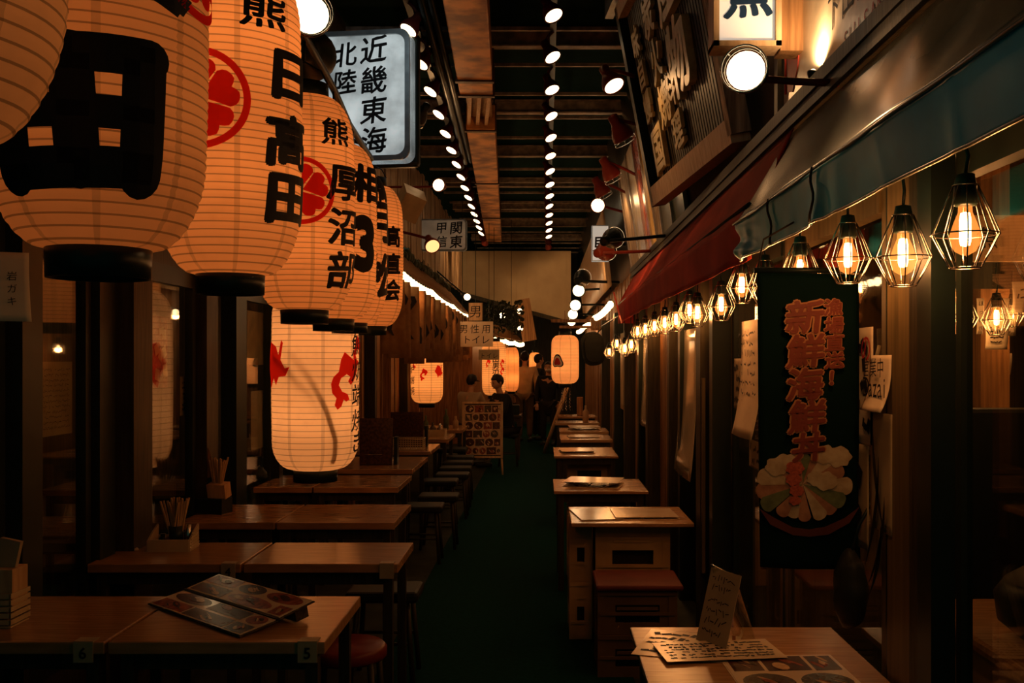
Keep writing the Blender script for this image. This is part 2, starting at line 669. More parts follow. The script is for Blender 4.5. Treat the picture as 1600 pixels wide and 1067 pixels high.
TO_CAM = lambda p, yaw=0.0: frame_of(p, (math.cos(yaw), math.sin(yaw), 0), (0, 0, 1))      # faces the near end of the alley
ON_RIGHT = lambda p: frame_of(p, (0, -1, 0), (0, 0, 1))                                   # faces the aisle from the right wall
ON_LEFT = lambda p: frame_of(p, (0, 1, 0), (0, 0, 1))                                     # faces the aisle from the left wall


def rrect(w, h, r, n=5):
    pts = []
    for cx, cy_, a0 in ((w / 2 - r, h / 2 - r, 0), (-w / 2 + r, h / 2 - r, 90), (-w / 2 + r, -h / 2 + r, 180), (w / 2 - r, -h / 2 + r, 270)):
        for k in range(n + 1):
            a = R(a0 + 90 * k / n)
            pts.append((cx + r * math.cos(a), cy_ + r * math.sin(a)))
    return pts


def rect(w, h):
    return [(-w / 2, -h / 2), (w / 2, -h / 2), (w / 2, h / 2), (-w / 2, h / 2)]


ORD = ['nearest', 'second nearest', 'third nearest', 'fourth nearest', 'fifth nearest', 'sixth nearest', 'seventh nearest', 'eighth nearest', 'ninth nearest', 'tenth nearest', 'eleventh nearest', 'twelfth nearest', 'thirteenth nearest', 'fourteenth nearest', 'fifteenth nearest', 'sixteenth nearest', 'seventeenth nearest', 'eighteenth nearest', 'nineteenth nearest', 'twentieth nearest', 'twenty-first nearest', 'twenty-second nearest', 'twenty-third nearest', 'twenty-fourth nearest', 'twenty-fifth nearest', 'twenty-sixth nearest', 'twenty-seventh nearest', 'twenty-eighth nearest', 'twenty-ninth nearest', 'thirtieth nearest']

# ================================================================ THE SETTING
def struct(name, mb, mat=None, parent=None):
    o = mb.build(name, mat, parent)
    if parent is None:
        o['kind'] = 'structure'
    return o


struct('floor', MB().box((-0.3, 13.3, -0.05), (8.0, 26.0, 0.1)), 'concrete')
ceil_ = struct('ceiling', MB().box((-0.4, 13.2, 4.50), (4.6, 25.4, 0.10)), 'ceiling_dark')
for k in range(20):                              # thin purlins under the roof sheets, a deeper beam every 2.3 m
    y = 6.2 + 1.0 * k
    MB().box((-0.38, y, 4.33), (2.5, 0.035, 0.03)).build('purlin', 'joist_paint', ceil_)
for k in range(8):
    y = 6.27 + 2.3 * k
    m = MB()
    m.box((-0.38, y, 4.36), (2.5, 0.02, 0.13)).box((-0.38, y, 4.30), (2.5, 0.10, 0.015)).box((-0.38, y, 4.43), (2.5, 0.10, 0.015))
    m.build('beam', 'joist_paint', ceil_)
struct('wall_back', MB().box((-0.3, 26.0, 2.2), (6.0, 0.1, 4.6)), 'dark_wood')
# slanted underside panel that closes the far end above the people
p = [at(722, 456, 23.0), at(892, 502, 23.0), at(892, 392, 23.0), at(722, 392, 23.0)]
m = MB()
m.prism([(v.x, v.z) for v in p], 0.06, Matrix(((1, 0, 0, 0), (0, 0, 1, 23.0), (0, 1, 0, 0), (0, 0, 0, 1))))
for k in range(11):                              # standing seams of the panel
    x = p[0].x + (p[1].x - p[0].x) * (k + 0.5) / 11
    zb = p[0].z + (p[1].z - p[0].z) * (k + 0.5) / 11
    m.box((x, 22.992, (zb + p[2].z) / 2), (0.008, 0.016, p[2].z - zb))
struct('wall_back_panel', m, 'end_panel')
struct('trim_1', MB().box(((p[0].x + p[1].x) / 2, 22.96, (p[0].z + p[1].z) / 2 - 0.05), (2.66, 0.12, 0.09), rot=(0, math.atan2(p[0].z - p[1].z, p[1].x - p[0].x), 0)), 'dark_wood')


def XL(Y):
    return -2.05 - 0.016 * (Y - 4.0)


# left side: upper fascia, soffit, band over the shop windows
def slanted(x0, y0, x1, y1, z0, z1, th, mb=None, mat=None):
    mb = mb or MB()
    mb.box(((x0 + x1) / 2, (y0 + y1) / 2, (z0 + z1) / 2), (th, math.hypot(x1 - x0, y1 - y0), z1 - z0), rot=(0, 0, -math.atan2(x1 - x0, y1 - y0)), mat=mat)
    return mb


m = slanted(-1.66, 0.6, -1.72, 9.0, 2.62, 4.45, 0.06)
struct('wall_left_upper', m, 'dark_wood')
m = MB()
y = 9.0
rg = random.Random(5)
while y < 22.5:                                  # pale vertical planks above the far eave
    w = rg.choice((0.18, 0.22, 0.26))
    dz = rg.uniform(-0.04, 0.05)
    x = -1.86 + rg.uniform(-0.015, 0.015)
    m.box((x, y + w / 2, 3.75 + dz), (0.035, w - 0.014, 1.30))
    y += w
struct('wall_left_high', m, 'weathered_wood')
struct('trim_2', slanted(-1.92, 0.6, -1.98, 9.0, 2.56, 2.62, 0.58), 'dark_wood')
struct('wall_left_top', slanted(XL(0.6) - 0.02, 0.6, XL(9.2) - 0.02, 9.2, 2.12, 2.58, 0.08), 'dark_wood')
struct('wall_left_low', slanted(XL(0.6) - 0.02, 0.6, XL(9.2) - 0.02, 9.2, 0.0, 0.30, 0.07), 'dark_wood')
# room behind the left windows
m = MB()
m.box((-3.9, 5.0, 1.3), (0.06, 9.0, 2.6)).box((-3.0, 9.3, 1.3), (1.8, 0.06, 2.6)).box((-3.0, 0.6, 1.3), (1.8, 0.06, 2.6)).box((-3.0, 5.0, 2.62), (1.9, 9.0, 0.05))
struct('wall_left_room', m, 'pillar_wood')

# posts and glazed sliding doors of the left shop front
WN = [0]


def left_window(y0, y1, fy=0.05, rail=0.95):
    WN[0] += 1
    x = XL((y0 + y1) / 2)
    w = empty('window_%d' % WN[0], (x, (y0 + y1) / 2, 0.30))
    w['kind'] = 'structure'
    L = y1 - y0
    f = MB()
    f.box((0, -L / 2 + fy / 2, 0.91), (0.045, fy, 1.82)).box((0, L / 2 - fy / 2, 0.91), (0.045, fy, 1.82))
    f.box((0, 0, 0.06), (0.045, L - 2 * fy, 0.12)).box((0, 0, 1.77), (0.045, L - 2 * fy, 0.10))
    f.build('window_frame', 'dark_frame', w)
    MB().box((-0.004, 0, 0.92), (0.008, L - 2 * fy, 1.6)).build('pane', 'pane', w)
    return w


TN = [2]


def trim(mb, mat):
    TN[0] += 1
    return struct('trim_%d' % TN[0], mb, mat)


for y0, y1 in ((1.2, 2.35), (2.5, 3.72), (3.90, 4.46), (5.12, 5.86), (6.82, 7.58), (7.7, 8.5)):
    left_window(y0, y1)
for y, w, d, mat in ((2.42, 0.12, 0.10, 'dark_frame'), (3.81, 0.15, 0.12, 'dark_frame'), (4.56, 0.16, 0.09, 'dark_frame'), (4.80, 0.22, 0.16, 'dark_wood'), (5.03, 0.14, 0.09, 'dark_frame'),
                     (5.98, 0.20, 0.12, 'dark_wood'), (6.20, 0.14, 0.08, 'dark_frame'), (6.45, 0.22, 0.16, 'black_metal'), (6.70, 0.14, 0.08, 'pillar_wood'), (7.64, 0.10, 0.12, 'dark_frame'), (8.58, 0.14, 0.14, 'dark_wood')):
    trim(MB().box((XL(y) + d / 2 - 0.03, y, 1.1), (d, w, 2.14)), mat)
# beyond the windows: vertical boards of the next stalls
m = MB()
y = 8.7
rg = random.Random(11)
while y < 18.6:
    w = rg.choice((0.16, 0.2, 0.24))
    m.box((XL(y) + rg.uniform(-0.02, 0.02), y + w / 2, 1.25), (0.05, w - 0.012, 2.5))
    y += w
struct('wall_left_far', m, 'cedar_wood')
for k, y in enumerate((9.3, 10.5, 12.0, 13.4, 15.2, 16.8)):
    trim(MB().box((XL(y) + 0.09, y, 1.2), (0.12, 0.12, 2.4)), 'dark_wood' if k % 2 == 0 else 'cedar_wood')
m = MB()
n = 30
for k in range(n):                               # far stall front that steps into the alley
    t = (k + 0.5) / n
    x, y = (-2.28 + 0.88 * t / 0.3, 18.75 + 0.5 * t / 0.3) if t < 0.3 else (-1.40 + 0.62 * (t - 0.3) / 0.7, 19.25 + 5.2 * (t - 0.3) / 0.7)
    m.box((x, y, 1.05), (0.12 if t < 0.3 else 0.25, 0.03, 2.1), rot=(0, 0, 0.52 if t < 0.3 else math.atan2(5.2, 0.62)))
struct('wall_left_end', m, 'cedar_wood')

# right side: leaning upper fascia, band over the windows, shop room, boarded front further on
m = MB()
m.grid(lambda u, v: Vector((1.14 - 0.28 * v, 0.6 + 25.2 * u, 2.50 + 1.95 * v)), 1, 1, thick=0.03)
struct('wall_right_upper', m, 'grey_board')
struct('wall_right_top', MB().box((1.04, 3.95, 2.38), (0.06, 6.7, 0.50)), 'pillar_wood')
m = MB()
y = 7.3
rg = random.Random(3)
while y < 24:
    w = rg.choice((0.10, 0.14, 0.18))
    m.box((1.02 + rg.uniform(-0.015, 0.015), y + w / 2, 1.3), (0.05, w - 0.010, 2.6))
    y += w
struct('wall_right_far', m, 'cedar_wood')
m = MB()
m.box((3.3, 4.2, 1.3), (0.06, 7.2, 2.6)).box((2.2, 7.25, 1.3), (2.2, 0.06, 2.6)).box((2.2, 0.6, 1.3), (2.2, 0.06, 2.6)).box((2.2, 4.0, 2.62), (2.3, 7.2, 0.05))
struct('wall_right_room', m, 'pillar_wood')


def right_window(y0, y1, fy=0.045, z0=0.0, z1=2.12, mat='dark_frame'):
    WN[0] += 1
    L = y1 - y0
    w = empty('window_%d' % WN[0], (1.02, (y0 + y1) / 2, z0))
    w['kind'] = 'structure'
    H = z1 - z0
    f = MB()
    f.box((0, -L / 2 + fy / 2, H / 2), (0.028, fy, H)).box((0, L / 2 - fy / 2, H / 2), (0.028, fy, H))
    f.box((0, 0, 0.07), (0.045, L - 2 * fy, 0.14)).box((0, 0, H - 0.04), (0.045, L - 2 * fy, 0.08))
    f.build('window_frame', mat, w)
    MB().box((0.004, 0, H / 2), (0.008, L - 2 * fy, H - 0.2)).build('pane', 'pane', w)
    return w


right_window(1.0, 2.43, fy=0.03)
right_window(2.92, 4.15, mat='pillar_wood')
right_window(4.15, 5.32)
right_window(5.98, 6.66)
right_window(6.70, 7.22)
for y, w, d, mat in ((2.475, 0.09, 0.06, 'black_metal'), (2.575, 0.11, 0.04, 'dark_wood'), (2.74, 0.22, 0.022, 'pillar_wood'), (2.875, 0.03, 0.012, 'dark_frame'), (5.40, 0.10, 0.10, 'dark_frame'), (5.55, 0.10, 0.07, 'black_metal'), (5.72, 0.16, 0.12, 'dark_wood'),
                     (5.90, 0.10, 0.08, 'black_metal'), (6.68, 0.10, 0.10, 'dark_frame'), (7.26, 0.10, 0.10, 'dark_wood'), (8.6, 0.16, 0.12, 'dark_wood'), (9.6, 0.14, 0.10, 'dark_frame'), (11.0, 0.16, 0.12, 'dark_wood'), (12.6, 0.16, 0.12, 'dark_frame'), (15.0, 0.2, 0.14, 'dark_wood')):
    trim(MB().box((1.005 - d / 2, y, 1.1), (d, w, 2.2)), mat)
# thin lit rod beside the doors
trim(MB().box((0.90, 5.62, 0.95), (0.02, 0.02, 1.1)), 'pillar_wood')
# gutter beam over the awnings
m = MB()
m.box((1.0, 5.9, 2.585), (0.10, 10.2, 0.05)).box((0.985, 5.9, 2.545), (0.05, 10.2, 0.035)).box((0.96, 5.9, 2.515), (0.02, 10.2, 0.02))
trim(m, 'dark_wood')
tag(MB().box((-0.20, 13.0, 0.004), (1.30, 24.0, 0.008)).build('aisle_mat', 'mat_rubber'), 'long black rubber mat down the middle of the alley floor', 'mat')

# duct along the ceiling
d = empty('air_duct', (0, 0, 0), 'big rust-brown metal duct hanging under the dark ceiling', 'duct')
a, b = Vector((-0.54, 7.0, 4.13)), Vector((-0.97, 19.0, 4.13))
u = (b - a).normalized()


def dpt(t):
    return a + u * t


for t0, t1 in ((-5.5, 2.05), (3.35, 13.2)):
    c = dpt((t0 + t1) / 2)
    MB().box(c, (0.30, t1 - t0, 0.26), rot=(0, 0, -math.atan2(u.x, u.y)), bevel=0.01).build('duct_section', 'rusty_duct', d)
c = dpt(2.7)
m = MB()
for dx in (-0.09, 0.0, 0.09):
    m.box((c.x + dx, c.y, c.z - 0.06), (0.035, 1.4, 0.05), rot=(0, 0, -math.atan2(u.x, u.y) + 0.05))
m.box((c.x, c.y, c.z + 0.04), (0.24, 1.4, 0.08), rot=(0, 0, -math.atan2(u.x, u.y)))
m.build('flexible_joint', 'pale_wood', d)
for t in (-2.0, 1.55, 2.02, 3.4, 6.5, 9.8):
    MB().box(dpt(t), (0.33, 0.06, 0.29), rot=(0, 0, -math.atan2(u.x, u.y))).build('duct_flange', 'duct_band', d)
m = MB()
for t in (-2.0, 3.4, 9.8):
    q = dpt(t)
    m.cyl(q + Vector((0.14, 0, 0.1)), q + Vector((0.14, 0, 0.34)), 0.008, n=6).cyl(q + Vector((-0.14, 0, 0.1)), q + Vector((-0.14, 0, 0.34)), 0.008, n=6)
m.build('hanger_rod', 'black_metal', d)
m = MB()
for dx, dz in ((0, 0), (0.09, 0.02), (0.05, 0.08)):
    m.cyl((-0.83 + dx * 0.7, 6.0, 4.10 + dz), (-0.99 + dx * 0.7, 12.6, 4.10 + dz), 0.03, n=8)
tag(m.build('cable_bundle', 'black_plastic'), 'thick dark cable run along the left of the rusty duct', 'cables')


# ================================================================ LAMPS
def reflector_lamp(pos, n, label, arm_to, group, r=0.07, lit='lens_lit', paint='red_paint', power=6.0, cone=100, guard=False, color=WARM, name='spotlight'):
    pos = Vector(pos)
    n = Vector(n).normalized()
    o = empty(name, pos, label, 'spotlight', group)
    L = 0.17 * r / 0.07
    h = MB()
    h.lathe([(r * 0.94, -0.004), (r * 1.08, 0.0), (r * 1.10, -0.016 * r / 0.07), (r * 0.98, -0.05 * r / 0.07), (r * 0.62, -0.10 * r / 0.07), (r * 0.50, -0.115 * r / 0.07), (r * 0.50, -L), (r * 0.30, -L * 1.04)], n=20, axis=n, cap1=True)
    h.build('housing', paint, o)
    MB().lathe([(r * 0.96, -0.006), (r * 0.6, 0.004), (r * 0.2, 0.009), (0.001, 0.010)], n=20, axis=n).build('lens', lit, o)
    back = -n * L * 0.85
    to = Vector(arm_to) - pos
    MB().tube([back, back + (to - back) * 0.08 - n * 0.01, back + (to - back) * 0.5 - n * 0.02, to], 0.013 * max(1, r / 0.07), n=8).build('arm', paint, o)
    if guard:
        g = MB()
        q = n.to_track_quat('Z', 'Y').to_matrix()
        for rr, off in ((r * 1.12, 0.035), (r * 1.05, 0.0)):
            g.tube([q @ Vector((rr * math.cos(2 * PI * k / 24), rr * math.sin(2 * PI * k / 24), off)) for k in range(24)], 0.003, n=6, closed=True)
        for k in range(4):
            t = PI / 4 + k * PI / 2
            g.cyl(q @ Vector((r * 1.05 * math.cos(t), r * 1.05 * math.sin(t), 0)), q @ Vector((r * 1.12 * math.cos(t), r * 1.12 * math.sin(t), 0.035)), 0.0025, n=6)
        g.build('guard_ring', 'steel', o)
    if power:
        lamp('SPOT', n * 0.03, power, color, o, radius=r * 0.6, direction=n, spot=R(cone))
    return o


for side, name in ((0, 'right'), (1, 'left')):
    xa, xb = ((0.07, 0.10), (-0.985, -1.24))[side]
    rail = MB().box(((xa + xb) / 2, 13.5, 4.24), (0.05, 16.0, 0.04), rot=(0, 0, -math.atan2(xb - xa, 14.5)))
    tag(rail.build('lamp_rail', 'black_metal'), 'dark rail that carries the %s row of ceiling spotlights' % name, 'rail')
    for k in range(16 if side == 0 else 17):
        if side == 0:
            y = 6.94 + 0.955 * k
            x = xa + (xb - xa) * (y - 6.9) / 14.5
            n = (0.34 + 0.06 * math.sin(k * 2.3), -0.30 if k < 14 else 0.9, -0.75)
        else:
            y = 7.25 + 0.83 * k
            x = xa + (xb - xa) * (y - 6.9) / 14.5
            n = (-0.42 + 0.06 * math.sin(k * 1.7), -0.28 if k < 15 else 0.9, -0.75)
        reflector_lamp((x, y, 4.0), n, 'lit ceiling spotlight, %s of the %s row' % (ORD[k], name), (x, y + 0.03, 4.22), 'ceiling spotlights of the %s row' % name, r=0.068, paint='dark_red_paint', power=1.9 if k < 14 else 26.0, cone=110)

# single lamps on arms: (pixel x, y, distance, aim, where the arm is fixed, lit, label)
WL = [
    (1165, 110, 3.3, (-0.35, -1.0, -0.10), (0.99, 3.34, 2.53), 1, 'big lit spotlight with wire guard under the white lantern box', 0.068),
    (960, 135, 6.3, (0.38, -0.42, -0.82), (0.60, 6.65, 3.50), 1, 'lit red spotlight on arm at the far edge of the carved sign', 0.068),
    (975, 216, 8.2, (0.50, 0.35, -0.8), (0.955, 8.3, 3.50), 3, 'red spotlight turned to the wall behind the carved sign, nearest of its three', 0.085),
    (957, 276, 9.8, (0.50, 0.35, -0.8), (0.965, 9.9, 3.42), 3, 'red spotlight turned to the wall behind the carved sign, middle of its three', 0.085),
    (943, 303, 11.2, (0.50, 0.3, -0.8), (0.96, 11.2, 3.47), 3, 'red spotlight turned to the wall behind the carved sign, furthest of its three', 0.085),
    (934, 321, 12.0, (-0.2, -1.0, -0.15), (0.985, 12.1, 3.40), 1, 'round lit spotlight just above the small white sign', 0.085),
    (958, 372, 7.9, (0.45, 0.85, 0.25), (0.98, 7.8, 2.58), 3, 'dark spotlight seen from behind on the gutter beam', 0.075),
    (947, 392, 8.9, (0.45, 0.85, 0.2), (0.98, 8.9, 2.58), 3, 'red spotlight seen from behind in front of the white sign', 0.08),
    (910, 434, 13.0, (0.3, 0.9, 0.25), (0.98, 13.0, 2.62), 3, 'dark far spotlight seen from behind above the red awning end', 0.10),
    (904, 454, 14.5, (-0.1, -1, -0.1), (0.98, 14.6, 2.66), 1, 'round lit lamp past the red awning, highest of the far group', 0.09),
    (899, 477, 16.0, (-0.1, -1, -0.1), (0.98, 16.1, 2.5), 1, 'round lit lamp past the red awning, second highest of the far group', 0.09),
    (895, 491, 17.5, (-0.1, -1, -0.1), (0.98, 17.6, 2.4), 1, 'round lit lamp past the red awning, third highest of the far group', 0.09),
    (893, 503, 19.5, (-0.1, -1, -0.1), (0.98, 19.6, 2.4), 1, 'round lit lamp past the red awning, lowest of the far group', 0.08),
    (484, 22, 3.7, (0.30, -1.0, -0.12), (-1.60, 3.9, 2.75), 1, 'big lit spotlight beside the grey backlit sign', 0.075),
    (652, 186, 8.6, (-0.5, 0.5, -0.5), (-1.69, 8.7, 3.7), 0, 'unlit lamp at the right edge of the grey backlit sign', 0.07),
    (685, 289, 11.0, (-0.25, -1.0, -0.05), (-1.86, 11.2, 3.55), 1, 'round starry lamp above the cream sign on the left', 0.07),
    (676, 385, 12.0, (0.35, -0.8, -0.6), (-1.86, 12.2, 3.2), 2, 'dim yellow lamp below the cream sign on the left', 0.09),
    (730, 464, 17.0, (0.1, -1, -0.1), (-1.86, 17.2, 3.15), 1, 'starry lamp just above the brown toilet sign', 0.06),
    (785, 493, 20.0, (0.05, -1, -0.1), (-1.0, 22.9, 2.93), 1, 'small starry lamp under the slanted end panel, leftmost of three', 0.065),
    (812, 486, 21.0, (0.05, -1, -0.1), (-0.55, 22.9, 2.76), 1, 'small starry lamp under the slanted end panel, highest of three', 0.06),
    (813, 513, 20.5, (0.05, -1, -0.1), (-0.52, 22.9, 2.73), 1, 'small starry lamp under the slanted end panel, lowest of three', 0.06),
]
for x, y, Y, aim, arm, lit, label, r in WL:
    p = at(x, y, Y)
    small = Y > 13
    reflector_lamp(p, aim, label, arm, 'lamps on wall arms', r=r, lit={0: 'steel', 1: 'lens_lit', 2: 'lens_soft', 3: 'lens_lit'}[lit], paint='red_paint' if Y < 13 and x not in (958, 652, 484) else 'black_metal',
                   power={0: 0, 3: 9.0, 1: 14.0 if x == 685 else 3.0 if x < 950 else 6.0, 2: 1.0}[lit], cone=130, guard=(Y < 5 or lit in (0, 3)))
# lamp tucked behind the gutter that washes the fish-shop board
reflector_lamp((0.99, 3.66, 2.662), (0.16, 0.0, 1.0), 'shaded lamp on the gutter washing the red-lettered board with light', (0.99, 3.58, 2.612), 'lamps on wall arms', r=0.020, power=20.0, cone=160, paint='black_metal', color=(1.0, 0.62, 0.32))


# caged filament bulbs under the right awning
def caged_lamp(cord=0.26):
    o = empty('caged_bulb', (0, 0, 0))
    MB().lathe([(0.006, 0.125), (0.018, 0.122), (0.022, 0.10), (0.024, 0.062), (0.020, 0.058)], n=16, cap0=True, cap1=True).build('socket', 'black_plastic', o)
    g = MB()
    for r, z in ((0.066, 0.0), (0.030, -0.068), (0.024, 0.10)):
        g.tube([(r * math.cos(2 * PI * k / 20), r * math.sin(2 * PI * k / 20), z) for k in range(20)], 0.0016, n=5, closed=True)
    for k in range(10):
        t = 2 * PI * k / 10
        g.tube([(r * math.cos(t), r * math.sin(t), z) for r, z in ((0.024, 0.10), (0.046, 0.05), (0.066, 0.0), (0.048, -0.036), (0.030, -0.068))], 0.0016, n=5)
    g.build('wire_cage', 'steel', o)
    b = MB().lathe([(0.013, 0.062), (0.014, 0.045), (0.022, 0.025), (0.030, 0.0), (0.029, -0.018), (0.020, -0.034), (0.006, -0.042), (0.001, -0.0425)], n=16).build('bulb', 'bulb_glass', o)
    f = MB()
    f.lathe([(0.001, 0.046), (0.009, 0.044), (0.0115, 0.03), (0.0115, -0.012), (0.009, -0.022), (0.001, -0.024)], n=12)
    f.build('filament', 'filament', b)
    w = MB()
    w.tube([(0, 0, 0.122), (0.006, 0, 0.16), (-0.004, 0.0, 0.20), (0.0, 0, cord)], 0.004, n=6)
    w.build('hanging_cord', 'black_plastic', o)
    lamp('POINT', (0, 0, -0.002), 4.5, AMBER, o, radius=0.026)
    return o


proto = caged_lamp()
CB = [(2.02, 0.0), (2.37, -0.01), (2.80, 0.03), (3.32, 0.035), (3.85, 0.03), (4.30, 0.06), (4.80, 0.005), (5.55, 0.0), (5.85, 0.03), (6.45, 0.0), (7.05, 0.0), (7.7, 0.0), (8.4, 0.0), (9.1, 0.0)]
for k, (y, dz) in enumerate(CB):
    o = proto if k == 0 else copy_tree(proto)
    o.location = (0.855, y, 1.855 + dz)
    o.rotation_euler.z = 0.7 * k
    tag(o, 'caged filament bulb under the right awnings, %s of the row' % ORD[k], 'hanging bulb', 'caged bulbs under the awnings')
low_proto = caged_lamp(0.44)
for k, (x, y, Y) in enumerate(((952, 551, 12.5), (935, 553, 15.0), (977, 546, 10.1), (988, 540, 9.35), (964, 538, 11.2))):
    o = low_proto if k == 0 else copy_tree(low_proto)
    o.location = at(x, y, Y)
    o.location.x = 0.82
    tag(o, ['low caged bulb left of the lowest cluster, near the black cover', 'low caged bulb touching the black rounded cover', 'low caged bulb under the red awning, lowest of its pair', 'low caged bulb under the red awning, right one of its pair', 'low caged bulb between the pair and the black cover'][k], 'hanging bulb', 'low caged bulbs past the awning')
tag(MB().tube([(0.855, 1.2, 2.115)] + [(0.855, y, 2.10 + 0.012 * (k % 2)) for k, y in enumerate([c[0] for c in CB])] + [(0.855, 15.0, 2.11)], 0.006, n=6).build('bulb_wire', 'black_plastic'), 'black wire that carries the caged bulbs under the awnings', 'wire')


# festoon strings of small bulbs
def fairy():
    o = MB().sphere((0, 0, 0), (0.040, 0.040, 0.048), 'fairy_lit', 10, 8).build('festoon_bulb')
    MB().cyl((0, 0, 0.040), (0, 0, 0.065), 0.016, n=8).build('bulb_socket', 'black_plastic', o)
    return o


fp = fairy()
first = True


def string_lights(p0, p1, n, label, group, sag=0.03, every=6, power=6.0):
    global first
    p0, p1 = Vector(p0), Vector(p1)
    pts = []
    for k in range(n):
        t = k / (n - 1)
        q = p0.lerp(p1, t) - Vector((0, 0, sag * (1 - (2 * ((t * 3) % 1) - 1) ** 2)))
        pts.append(q + Vector((0, 0, 0.06)))
        o = fp if first else copy_tree(fp)
        first = False
        o.location = q
        tag(o, label, 'light bulb', group)
        if k % every == every // 2:
            lamp('POINT', (0, 0, -0.05), power, AMBER, o, radius=0.04)
    tag(MB().tube(pts, 0.006, n=5).build('festoon_cable', 'black_plastic'), 'black cable of the ' + group, 'wire')


string_lights((-1.38, 9.3, 2.44), (-1.42, 18.3, 2.40), 40, 'small glowing bulb in the dense string under the left thatched eave', 'bulb string under the left eave', every=4, power=7.0)
string_lights((-0.98, 20.0, 2.02), (-0.50, 23.6, 1.98), 16, 'small glowing bulb in the far string on the last left stall', 'bulb string on the far left stall', every=5, power=6.0)
string_lights((0.80, 12.0, 2.27), (0.80, 23.5, 2.27), 26, 'small glowing bulb in the string past the red awning on the right', 'bulb string past the red awning', every=6, power=5.0)


